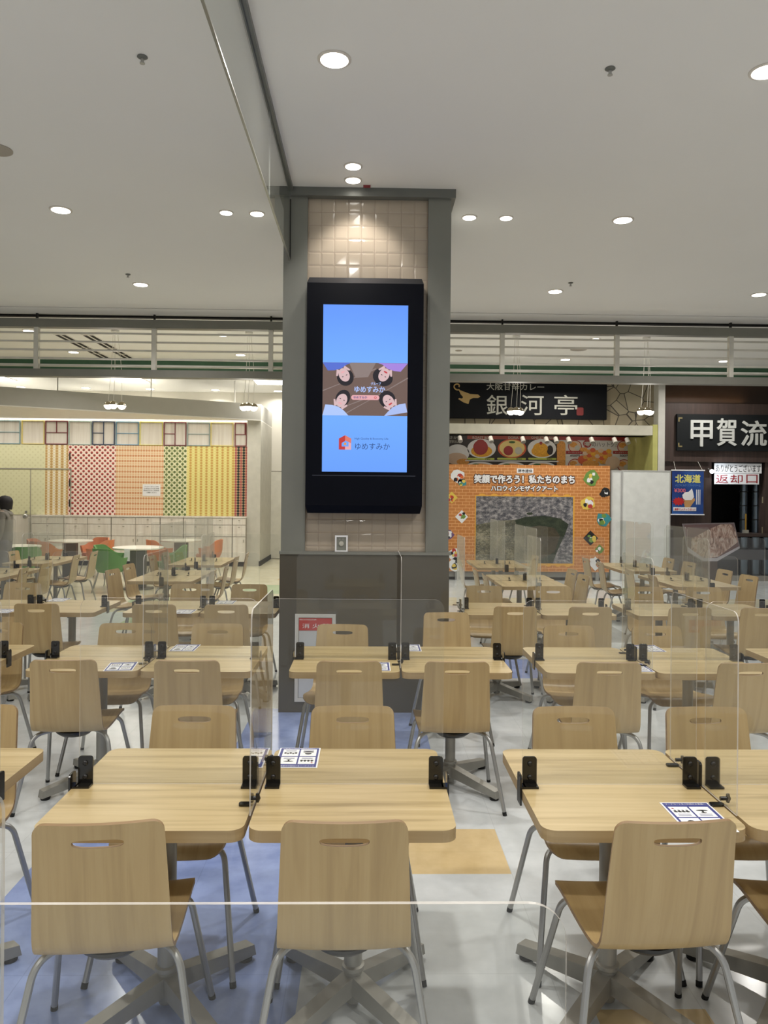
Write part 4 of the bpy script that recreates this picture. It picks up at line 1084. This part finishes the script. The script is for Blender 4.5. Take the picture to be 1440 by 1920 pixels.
def make_chair(label):
    t = thing('dining_chair', label, 'chair', (0, 0, 0), 0, 'bentwood dining chairs')
    o = bpy.data.objects.new('seat_shell', chair_shell()); COL.objects.link(o); o.parent = t
    for sx_ in (-1, 1):
        for y0, yf, xf in ((-.05, -.215, .255), (.10, .245, .245)):
            z0 = .390 if y0 < 0 else .412
            path = bend([(sx_ * .09, y0, z0), (sx_ * .188, y0 + (yf - y0) * (.5 if y0 < 0 else .12), z0 - .006), (sx_ * xf, yf, .012)], .055, 7)
            l = MB().tube(path, .0105, 10).build('leg', m_steel, t)
            a, b = path[-2], path[-1]; d_ = (b - a).normalized()
            MB().tube([b - d_ * .006, Vector((b.x + d_.x * .012, b.y + d_.y * .012, .0))], .0112, 10).build('foot_cap', m_rubber, l)
    MB().tube([(-.09, -.05, .390), (.09, -.05, .390)], .0105, 8).tube([(-.09, .10, .412), (.09, .10, .412)], .0105, 8).tube([(-.09, -.05, .390), (-.09, .10, .412)], .0105, 8).tube([(.09, -.05, .390), (.09, .10, .412)], .0105, 8).build('seat_frame', m_steel, t)
    MB().lathe([(.04, -.034), (.075, -.030), (.095, -.014), (.098, -.002)], (0, -.055, .399), 28).build('bumper_plate', m_black, t)
    return t


TW, TD, TH = .5875, .69, .71


def make_table(label):
    t = thing('dining_table', label, 'table', (0, 0, 0), 0, 'wood-grain dining tables')
    MB().prism(rrect(-TW / 2, TW / 2, -TD / 2, TD / 2, .042), 'z', TH - .034, TH, 0, 1).build('table_top', [m_top, m_top_edge], t)
    MB().lathe([(.029, .132), (.029, TH - .05), ], n=20).build('column', m_base, t)
    MB().lathe([(.10, TH - .05), (.12, TH - .034)], n=24).build('mounting_plate', m_black, t)
    MB().lathe([(.024, .012), (.030, .03), (.030, .112), (.037, .118), (.037, .130), (.029, .134)], n=20).build('hub', m_base, t)
    for sx_ in (-1, 1):
        for sy_ in (-1, 1):
            dx, dy = .235 * sx_, .26 * sy_; ln = math.hypot(dx, dy); ux, uy = dx / ln, dy / ln; nx, ny = -uy * .024, ux * .024
            def Q(d_, n_, z): return (ux * d_ + nx * n_, uy * d_ + ny * n_, z)
            v = [Q(.02, -1, .045), Q(.02, 1, .045), Q(.02, 1, .105), Q(.02, -1, .105), Q(ln, -1, .014), Q(ln, 1, .014), Q(ln - .008, 1, .052), Q(ln - .008, -1, .052)]
            l = MB().add(v, [(0, 3, 2, 1), (4, 5, 6, 7), (0, 1, 5, 4), (3, 7, 6, 2), (1, 2, 6, 5), (0, 4, 7, 3)]).build('base_leg', m_base, t)
            MB().lathe([(.024, 0), (.026, .014)], (ux * (ln - .03), uy * (ln - .03), 0), 16).build('glide', m_rubber, l)
    return t


def panel(w, h, r=.032, th=.004):
    mb = MB().prism(rrect(-w / 2, w / 2, 0, h, r, 8, (0, 1, 1, 0)), 'y', -th / 2, th / 2, 0, 1)
    return mb


def bracket(s_, clamp):
    mb = MB().prism(rrect(s_ * .262 - .023, s_ * .262 + .023, 0, .092, .009, 4, (0, 1, 1, 0)), 'y', -.0095, -.0035)
    mb.box(s_ * .262 - .023, s_ * .262 + .023, -.042, -.0035, 0, .006)
    if clamp:
        xo = s_ * (TW / 2 + .004)
        mb.prism(rrect(-.05, .0, -.05, .045, .012, 4, (0, 1, 1, 0)), 'x', xo - .003, xo + .003)
        mb.box(min(xo, s_ * .28), max(xo, s_ * .28), -.042, -.0035, 0.0, .006)
    return mb


def make_screen(label, outer):
    """panel across one table; outer = sides that clamp round the free table edge"""
    t = thing('acrylic_screen', label, 'screen', (0, 0, 0), 0, 'acrylic screens across the tables')
    panel(.570, .598).build('panel', [m_acr, m_acr_edge], t)
    for s_ in (-1, 1):
        b = bracket(s_, s_ in outer).build('bracket', m_smoke, t); b['label'] = 'black bracket'
        for z in (.026, .070):
            MB().lathe([(.008, 0), (.008, .003), (.005, .006)], n=12).build('screw', m_black, b, (s_ * .262, -.0095, z), rot=(PI / 2, 0, 0))
    return t


def make_seam(label):
    """panel along the joint of two tables (built running along local Y)"""
    t = thing('acrylic_divider', label, 'screen', (0, 0, 0), 0, 'acrylic dividers on the table joints')
    p = panel(.50, .598).build('panel', [m_acr, m_acr_edge], t); p.rotation_euler = (0, 0, PI / 2)
    f_ = MB().prism(rrect(-.02, .02, 0, .075, .01, 4, (0, 1, 1, 0)), 'x', -.010, -.003).build('clamp_fin', m_smoke, t); f_['label'] = 'black clamp'
    for yy in (-.17, .17):
        mb = MB().prism(rrect(-.045, -.003, yy - .012, yy + .012, .008, 4), 'z', 0, .005)
        if yy == 0: mb.prism(rrect(yy - .02, yy + .02, 0, .075, .01, 4, (0, 1, 1, 0)), 'x', -.010, -.003)
        c_ = mb.build('clamp_foot', m_smoke, t); c_['label'] = 'black clamp'
        MB().tube([(-.013, yy, .020), (.012, yy, .020)], .006, 10).tube([(.010, yy, .008), (.012, yy, .020), (.010, yy, .034)], [.005, .008, .005], 8).build('wing_nut', m_black, c_)
    return t


def make_card(label):
    t = thing('notice_card', label, 'notice', (0, 0, 0), 0, 'notice cards on the tables')
    w, h = .148 / 2, .205 / 2
    MB().box(-w, w, -h, h, 0, .0012).build('paper', m_paper, t)
    mb = MB(); z = .0015
    def R(x0, x1, y0, y1, zz, mi): mb.add([(x0, y0, zz), (x1, y0, zz), (x1, y1, zz), (x0, y1, zz)], [(0, 1, 2, 3)], mi)
    R(-w + .005, w - .005, -h + .005, h - .005, z, 0)
    for i in (0, 1):
        for j in (0, 1):
            x0 = -w + .012 + i * .0635; y0 = -h + .018 + j * .080
            R(x0, x0 + .058, y0, y0 + .073, z + .0003, 1)
            def blob(cx_, cy_, rx, ry, mi=2, n=12): mb.add([(x0 + cx_ + rx * math.cos(2 * PI * k / n), y0 + cy_ + ry * math.sin(2 * PI * k / n), z + .0006) for k in range(n)], [tuple(range(n))], mi)
            if i == 0 and j == 0:
                blob(.029, .045, .012, .012); blob(.029, .03, .02, .008); R(x0 + .012, x0 + .046, y0 + .036, y0 + .041, z + .0008, 1)
            elif i == 1 and j == 0:
                for q in range(5): blob(.010 + q * .0095, .042 + (q % 2) * .005, .0045, .006)
                R(x0 + .006, x0 + .052, y0 + .033, y0 + .036, z + .0006, 2)
            elif i == 0:
                for q in range(4): blob(.011 + q * .012, .046, .004, .004); blob(.011 + q * .012, .037, .006, .005)
                blob(.010, .060, .005, .002, 3); blob(.010, .060, .002, .005, 3)
            else:
                blob(.029, .046, .018, .005); R(x0 + .026, x0 + .032, y0 + .030, y0 + .046, z + .0006, 2); blob(.029, .030, .009, .003)
            for q in range(2): R(x0 + .010, x0 + .048, y0 + .010 + q * .008, y0 + .0135 + q * .008, z + .0006, 4)
    mb.text('フードコートをご利用のお客様へ', -w + .012, w - .012, h - .019, h - .010, z + .0005, 1, .01, 0, 'xy')
    mb.text('ご協力お願いいたします', -w + .02, w - .02, -h + .008, -h + .0135, z + .0005, 1, .0, 0, 'xy')
    mb.build('card_print', [m_navy, m_paper, m_ink, m_red, M('grey_caption', (120, 122, 150), .5)], t)
    return t


proto = {}


def put(kind, maker, loc, rz, label):
    if kind not in proto:
        o = maker(label); proto[kind] = o; o.location = loc; o.rotation_euler = (0, 0, rz); return o
    return dup(proto[kind], loc, rz, label)


def chair(x, y, rz, label): return put('chair', make_chair, (x, y, 0), rz, label)


def card(x, y, rz, label): return put('card', make_card, (x, y, TH + .0005), rz, label)


GAP = .012


def pair(x_left, y_front, row, where, sides=('left', 'right')):
    for i, sd in enumerate(('left', 'right')):
        if sd not in sides: continue
        cx_ = x_left + TW / 2 + i * (TW + GAP); cy_ = y_front + TD / 2
        put('table', make_table, (cx_, cy_, 0), 0, f'wood-grain dining table, {sd} one of the {row} pair {where}')
        kind = 'scr_' + sd
        put(kind, lambda lb, i=i: make_screen(lb, (-1,) if i == 0 else (1,)), (cx_, cy_, TH + .0005), 0, f'clear acrylic screen across the {sd} table of the {row} pair {where}')
    put('seam', make_seam, (x_left + TW + GAP / 2, y_front + TD / 2, TH + .002), 0, f'clear acrylic divider on the joint of the {row} pair {where}')


def seat(x, y, near, row, where, sd, rz=0.0):
    """near: the chair's back is towards the camera"""
    if near: chair(x, y, math.radians(rz), f'plywood chair seen from behind at the {sd} table, {row} pair {where}')
    else: chair(x, y, PI + math.radians(rz), f'plywood chair facing us behind the {sd} table, {row} pair {where}')


FR, R2, R3 = 'front-row', 'second-row', 'third-row'
WL, WP, WR = 'left of pillar', 'before the pillar', 'right of pillar'
WFL, WFR = 'at far left', 'at far right'
# the nearest table stands just below the frame and carries the two closest screens
X0 = -.415
put('table', make_table, (X0 + GAP / 2 + TW / 2, .642, 0), 0, 'wood-grain dining table closest to the camera, just below view')
put('scr_solo', lambda lb: make_screen(lb, (1,)), (X0 + GAP / 2 + TW / 2, .642, TH + .0005), 0, 'closest clear acrylic screen, its top edge crossing the front chairs')
put('seam', make_seam, (X0, .642, TH + .002), 0, 'closest clear acrylic divider end-on at the lower left edge')
# front row
pair(-2.35, 2.145, FR, WFL, ('right',))
pair(-.928, 2.145, FR, WP)
pair(.50, 2.145, FR, WR)
yn = 2.006 + .25
seat(-.712, yn - .01, True, FR, WP, 'left', 6); seat(-.056, yn, True, FR, WP, 'right', .8); seat(.805, yn, True, FR, WR, 'left', 3)
seat(1.36, 2.25, True, FR, WR, 'right', -2)
yf = 3.07 - .25
seat(-.681, yf, False, FR, WP, 'left', 0); seat(-.049, yf, False, FR, WP, 'right', 1); seat(.832, yf, False, FR, WR, 'left', 0); seat(1.372, yf, False, FR, WR, 'right', 1)
seat(-1.53, yf, False, FR, WFL, 'right', 3)
# second row
pair(-3.20, 4.045, R2, WFL, ('left', 'right'))
pair(-1.79, 4.045, R2, WL)
pair(-.41, 4.045, R2, WP)
pair(.957, 4.045, R2, WR)
pair(2.34, 4.045, R2, WFR, ('left',))
yn = 3.91 + .25
seat(-1.541, yn, True, R2, WL, 'left', 3); seat(-.912, yn, True, R2, WL, 'right', 1); seat(-.088, yn, True, R2, WP, 'left', 0); seat(.462, yn, True, R2, WP, 'right', 0)
seat(1.25, yn, True, R2, WR, 'left', -2); seat(1.96, yn, True, R2, WR, 'right', 2)
yf = 4.74
seat(-1.545, yf, False, R2, WL, 'left', 2); seat(-.962, yf, False, R2, WL, 'right', 0); seat(-2.37, yf, False, R2, WFL, 'right', 0)
seat(-.17, yf, False, R2, WP, 'left', -3); seat(.58, 5.52 - .25, False, R2, WP, 'right', 2); seat(1.315, yf, False, R2, WR, 'left', 0); seat(1.90, yf, False, R2, WR, 'right', 2)
# third row
pair(-3.30, 5.99, R3, WFL)
pair(-1.90, 5.99, R3, WL)
pair(.783, 5.99, R3, WR)
pair(2.13, 5.99, R3, WFR)
yn = 5.85 + .25
seat(-2.50, yn, True, R3, WFL, 'right', 2); seat(-1.61, yn, True, R3, WL, 'left', 0); seat(-1.07, yn, True, R3, WL, 'right', 1)
seat(1.133, yn, True, R3, WR, 'left', 0); seat(1.71, yn, True, R3, WR, 'right', 0); seat(2.48, yn, True, R3, WFR, 'left', 0); seat(3.045, yn, True, R3, WFR, 'right', -1)
yf = 6.90
seat(-3.17, yf, False, R3, WFL, 'left', 0); seat(-1.645, yf, False, R3, WL, 'left', 0); seat(-1.09, yf, False, R3, WL, 'right', 0)
seat(1.09, yf, False, R3, WR, 'left', 0); seat(1.74, yf, False, R3, WR, 'right', 0); seat(2.60, yf, False, R3, WFR, 'left', 0); seat(3.14, yf, False, R3, WFR, 'right', -3)
put('seam', make_seam, (.783 - .012, 5.99 + TD / 2, TH + .002), 0, 'clear acrylic divider at the free left end, third-row pair right of pillar')


# turned groups at the back: two tables one behind the other, chairs on both sides
def group(x_left, y_front, nm, lefts, rights):
    cx_ = x_left + TD / 2
    for i, nr in enumerate(('nearer', 'farther')):
        cy_ = y_front + TW / 2 + i * (TW + GAP)
        put('table', make_table, (cx_, cy_, 0), PI / 2, f'wood-grain dining table {nr} half of the {nm}')
        put('scr_left' if i == 0 else 'scr_right', None, (cx_, cy_, TH + .0005), PI / 2, f'clear acrylic screen along the {nr} table of the {nm}')
    put('seam', make_seam, (cx_, y_front + TW + GAP / 2, TH + .002), PI / 2, f'clear acrylic divider crossing the middle of the {nm}')
    for side, lst in (('left', lefts), ('right', rights)):
        for k, (xb, yb_, *r) in enumerate(lst):
            nr = ('nearer', 'farther')[k] if len(lst) == 2 else 'only'
            x = xb + .25 if side == 'left' else xb - .25
            chair(x, yb_, (-PI / 2 if side == 'left' else PI / 2) + math.radians(r[0] if r else 0), f'plywood chair on the {side} side, {nr} seat, {nm}')


group(-4.62, 8.24, 'nearer group in far left corner', [], [(-3.78, 8.53, 8), (-3.78, 9.16)])
group(-4.72, 10.0, 'farther group in far left corner', [(-5.02, 10.28), (-4.98, 10.92)], [(-3.88, 10.33, 6), (-3.86, 10.95, 3)])
group(-2.53, 8.12, 'nearer group left of pillar', [(-2.78, 8.40, -8), (-2.80, 9.05, -5)], [(-1.68, 8.44), (-1.65, 9.05, 4)])
group(-2.58, 9.97, 'farther group left of pillar', [(-2.86, 10.28), (-2.84, 10.88)], [(-1.74, 10.29), (-1.70, 10.9, 4)])
group(1.39, 7.85, 'nearer group facing the orange poster', [(1.25, 8.15), (1.23, 8.76)], [(2.32, 8.16, 5), (2.36, 8.78, 4)])
group(1.42, 9.85, 'farther group facing the orange poster', [(1.22, 10.2)], [(2.36, 10.74, 5)])
group(3.22, 7.93, 'nearer group facing the dark shop', [(3.08, 8.24, -5), (3.03, 8.84, -4)], [(4.15, 8.24, 6), (4.17, 8.86, 4)])
group(3.20, 9.55, 'farther group facing the dark shop', [(3.00, 9.84, -5), (2.98, 10.46)], [(4.18, 9.87, 5), (4.15, 10.48, 3)])

# notice cards
for px, py, rz, lb in [(559, 1421, 180, 'blue and white notice card at the far corner of the front centre table'), (1308, 1532, 0, 'blue and white notice card behind the nearest right-hand chair'),
                       (227, 1250, 8, 'notice card in front of the divider, second-row pair left of pillar'), (347, 1215, 0, 'notice card at the far edge, second-row pair left of pillar'), (706, 1250, 0, 'notice card partly behind a chair before the pillar'),
                       (766, 1215, 0, 'notice card behind the bracket on the table before the pillar'), (1190, 1252, 0, 'notice card beside a chair, second-row left table right of pillar'), (1216, 1216, 0, 'notice card behind brackets, second-row pair right of pillar'),
                       (346, 1147, 0, 'small notice card in front of the divider, third-row pair left of pillar'), (424, 1129.5, 0, 'small notice card at the far edge, third-row pair left of pillar'),
                       (110, 1125, 0, 'small notice card at the far edge, third-row pair at far left'), (8, 1146, 0, 'small notice card at the left edge, third-row pair at far left')]:
    p = atz(px, py, TH); card(p.x, p.y, math.radians(rz), lb)

# ------------------------------------------------------------------ round tables and tub chairs of the kids corner
m_orange = M('orange_vinyl', (206, 128, 84), .5); m_green = M('green_vinyl', (86, 138, 66), .5); m_rt = M('round_top_white', (226, 222, 208), .4); m_slab = M('table_post_grey', (96, 96, 90), .5)


def round_table(px, py, dia, label, paper=False):
    p = atz(px, py, .71)
    c = thing('round_table', label, 'table', (p.x, p.y, 0), 0, 'round tables in the kids corner')
    MB().lathe([(dia / 2 - .01, .68), (dia / 2, .685), (dia / 2, .705), (dia / 2 - .006, .71)], n=40).build('table_top', m_rt, c)
    MB().box(-.13, .13, -.05, .05, .02, .68).build('post', m_slab, c); MB().lathe([(.26, 0), (.26, .012), (.1, .02)], n=32).build('base_plate', m_slab, c)
    return p


def tub(name, m, label, x, y, rz, z0=.42):
    c = thing('tub_chair', label, 'chair', (x, y, 0), rz, name)
    n = 36; mb = MB(); prof = []
    for k in range(n + 1):
        a = -PI * .18 + (PI * 1.36) * k / n            # open to +Y
        ca, sa = math.cos(a), -math.sin(a)
        q = min(1, max(0, (1 - abs(k / n - .5) * 2 - .22) / .5)); back = q * q * (3 - 2 * q)
        ht = .575 + .155 * back
        for j, (r, z) in enumerate(((.20, z0 - .08), (.255, z0 + .03), (.272, .53), (.282, ht), (.255, ht), (.235, .53), (.215, z0))): prof.append((ca * r, sa * r * .98 , z if j in (0, 1, 6) else min(z, ht)))
    J = 7; fs = []
    for k in range(n):
        for j in range(J): fs.append((k * J + j, (k + 1) * J + j, (k + 1) * J + (j + 1) % J, k * J + (j + 1) % J))
    fs += [tuple(range(J)), tuple(n * J + j for j in reversed(range(J)))]
    mb.add(prof, fs, 0, True).build('tub_back', m, c, angle=50)
    MB().lathe([(.15, z0 - .09), (.215, z0 - .05), (.225, z0 - .01), (.21, z0 + .025), (.1, z0 + .035)], (0, .02, 0), 28).build('seat_cushion', m, c)
    for sx_ in (-1, 1):
        for sy_ in (-1, 1): MB().tube([(sx_ * .13, sy_ * .13, z0 - .08), (sx_ * .2, sy_ * .2, 0)], .010, 8).build('leg', m_steel, c)
    return c


a = round_table(132, 1013, .82, 'white round table between four orange tub chairs')
b = round_table(259.5, 1025.5, .84, 'white round table beside the green tub chair with a hanging sheet')
e = round_table(340, 1012, .80, 'white round table behind the acrylic divider, under the green wallpaper')
f_ = round_table(30, 1023, .8, 'white round table mostly hidden behind the walking person')
o = MB().box(-.045, .045, -.002, .002, -.2, 0).build('hanging_sheet', m_paper, None, (b.x - .06, b.y - .422, .705)); tag(o, 'white paper sheet hanging from the round table edge by the green chair', 'paper')
go = 'orange tub chairs'; gg = 'green tub chairs'
tub(go, m_orange, 'orange tub chair at the left side of the four-chair round table', a.x - .55, a.y + .05, -PI / 2)
tub(go, m_orange, 'orange tub chair with its back to us at the four-chair round table', a.x - .24, a.y - .52, -.3)
tub(go, m_orange, 'orange tub chair on the far side of the four-chair round table', a.x + .28, a.y + .5, PI - .5)
tub(go, m_orange, 'orange tub chair at the right side of the four-chair round table', a.x + .58, a.y - .1, PI / 2 - .1)
tub(gg, m_green, 'green tub chair in front of the round table with the hanging sheet', b.x - .30, b.y - .52, -.5)
tub(gg, m_green, 'green tub chair behind another at the round table with hanging sheet', b.x - .52, b.y + .15, -PI / 2 - .1)
tub(gg, m_green, 'green tub chair seen past the acrylic divider beyond the round table', b.x + .5, b.y + .2, PI / 2 + .2)
tub(go, m_orange, 'orange tub chair at the near side under the green wallpaper', e.x - .32, e.y - .30, -.9)
tub(go, m_orange, 'orange tub chair at the right side under the yellow wallpaper', e.x + .56, e.y - .12, PI / 2)
tub(gg, m_green, 'green tub chair just beside the walking person', f_.x + .28, f_.y - .35, .6)

# ------------------------------------------------------------------ person at the left edge
def skin(name, verts, edges, mat, parent, sub=2, root=0):
    me = bpy.data.meshes.new(name); me.from_pydata([v[:3] for v in verts], edges, [])
    o = bpy.data.objects.new(name, me); COL.objects.link(o)
    o.modifiers.new('k', 'SKIN'); sv = me.skin_vertices[0].data
    for i, v in enumerate(verts):
        r = v[3]; sv[i].radius = r if isinstance(r, tuple) else (r, r); sv[i].use_root = (i == root)
    s_ = o.modifiers.new('s', 'SUBSURF'); s_.levels = sub; s_.render_levels = sub
    bpy.context.view_layer.update()
    me2 = bpy.data.meshes.new_from_object(o.evaluated_get(bpy.context.evaluated_depsgraph_get())); bpy.data.objects.remove(o)
    me2.name = name; me2.materials.clear(); me2.materials.append(mat)
    for p in me2.polygons: p.use_smooth = True
    o = bpy.data.objects.new(name, me2); COL.objects.link(o); o.parent = parent
    return o


hp = at(8, 950, 12.4)
per = thing('person', 'person with dark bobbed hair in a grey hoodie standing at the left edge', 'person', (hp.x, 12.4, 0), PI / 2 + .2)   # local +Y is the facing side
m_skin = M('skin', (214, 170, 140), .5); m_hair = M('dark_hair', (24, 19, 19), .65, 0, .3, 30); m_hood = M('grey_sweat', (116, 112, 104), .9, 0, .12, 20); m_trou = M('grey_trousers', (108, 106, 108), .85, 0, .1, 20); m_shoe = M('dark_shoe', (40, 38, 38), .6)
body = [(0, 0, .84, (.15, .10)), (0, .0, 1.0, (.125, .09)), (0, .0, 1.18, (.14, .10)), (0, -.005, 1.28, (.12, .08)), (0, 0, 1.345, .05), (0, .012, 1.40, (.058, .07)), (0, .02, 1.46, (.072, .088)), (0, .015, 1.52, (.05, .06))]
ed = [(i, i + 1) for i in range(7)]
for sx_ in (-1, 1):
    i = len(body)
    body += [(sx_ * .16, 0, 1.275, .05), (sx_ * .20, .0, 1.03, .038), (sx_ * .20, .06, .83, .027), (sx_ * .2, .075, .765, (.018, .034))]
    ed += [(3, i), (i, i + 1), (i + 1, i + 2), (i + 2, i + 3)]
    for k, (dy, ln) in enumerate(((-.022, .055), (-.007, .068), (.008, .062), (.022, .048))):
        j = len(body); body += [(sx_ * .2, .078 + dy, .735, .009), (sx_ * (.197), .084 + dy, .735 - ln * .55, .0085), (sx_ * .19, .09 + dy, .735 - ln, .0075)]; ed += [(i + 3, j), (j, j + 1), (j + 1, j + 2)]
    j = len(body); body += [(sx_ * .19, .112, .765, .010), (sx_ * .185, .125, .735, .0085)]; ed += [(i + 3, j), (j, j + 1)]
    i = len(body); body += [(sx_ * .085, 0, .76, .085), (sx_ * .09, .01, .44, .055), (sx_ * .09, -.015, .09, .037), (sx_ * .095, .09, .035, (.036, .025))]; ed += [(0, i), (i, i + 1), (i + 1, i + 2), (i + 2, i + 3)]
bo = skin('body', body, ed, m_skin, per)
MB().lathe([(.012, -.02), (.016, -.005), (.006, .012)], (0, .108, 1.45), 10).build('nose', m_skin, bo)
MB().lathe([(.007, -.004), (.009, 0), (.007, .004)], (-.03, .095, 1.472), 10).lathe([(.007, -.004), (.009, 0), (.007, .004)], (.03, .095, 1.472), 10).build('eyes', m_ink, bo)
MB().box(-.02, .02, .094, .1, 1.412, 1.419).build('mouth', M('lips', (170, 96, 90), .5), bo)
def bob():
    n, J = 36, 12; mb = MB(); out = []; inn = []
    for layer, k_ in ((out, 1.0), (inn, .86)):
        for j in range(J + 1):
            for i in range(n):
                th = 2 * PI * i / n; front = max(0, math.cos(th))                       # th = 0 is the facing side (+Y)
                edge = 1.50 if front > .72 else (1.43 if front > .5 else 1.345 + .012 * front)
                t = j / J; z = 1.572 - (1.572 - edge) * t
                h = (1.572 - z) / .1
                r = math.sqrt(max(0, 1 - max(0, 1 - h) ** 2)) if h < 1 else 1 - .10 * max(0, h - 1.2)
                layer.append((r * .098 * k_ * math.sin(th), -.012 + r * .116 * k_ * math.cos(th), 1.47 + (z - 1.47) * (k_ if z > 1.47 else 1)))
    m = (J + 1) * n; fs = []
    for o_, flip in ((0, False), (m, True)):
        for j in range(J):
            for i in range(n):
                f = (o_ + j * n + i, o_ + (j + 1) * n + i, o_ + (j + 1) * n + (i + 1) % n, o_ + j * n + (i + 1) % n)
                fs.append(f[::-1] if flip else f)
    for i in range(n): fs.append((J * n + i, m + J * n + i, m + J * n + (i + 1) % n, J * n + (i + 1) % n))
    mb.add(out + inn, fs, 0, True).build('hair', m_hair, per, angle=60)


bob()
hd = [(0, 0, .78, (.195, .15)), (0, 0, .90, (.175, .135)), (0, 0, 1.10, (.175, .135)), (0, -.005, 1.24, (.165, .12)), (0, -.01, 1.315, (.10, .09))]
he = [(i, i + 1) for i in range(4)]
for sx_ in (-1, 1):
    i = len(hd); hd += [(sx_ * .165, 0, 1.27, .07), (sx_ * .21, 0, 1.03, .058), (sx_ * .208, .06, .82, .046), (sx_ * .208, .065, .80, .038)]; he += [(3, i), (i, i + 1), (i + 1, i + 2), (i + 2, i + 3)]
skin('hoodie', hd, he, m_hood, per)
skin('hood', [(0, -.10, 1.30, (.13, .05)), (0, -.13, 1.24, (.11, .05)), (-.10, -.03, 1.325, (.04, .04)), (.10, -.03, 1.325, (.04, .04)), (-.07, .07, 1.30, .03), (.07, .07, 1.30, .03)], [(0, 1), (0, 2), (0, 3), (2, 4), (3, 5)], m_hood, per)
tr_ = [(0, 0, .86, (.168, .125)), (0, 0, .98, (.16, .12))]; te = [(0, 1)]
for sx_ in (-1, 1):
    i = len(tr_); tr_ += [(sx_ * .09, 0, .74, .105), (sx_ * .095, .01, .44, .078), (sx_ * .095, -.01, .13, .066), (sx_ * .095, -.01, .10, .06)]; te += [(0, i), (i, i + 1), (i + 1, i + 2), (i + 2, i + 3)]
skin('trousers', tr_, te, m_trou, per)
for sx_ in (-1, 1):
    skin('shoe', [(sx_ * .095, -.05, .05, (.045, .045)), (sx_ * .095, .04, .045, (.045, .04)), (sx_ * .10, .15, .035, (.04, .03))], [(0, 1), (1, 2)], m_shoe, per)
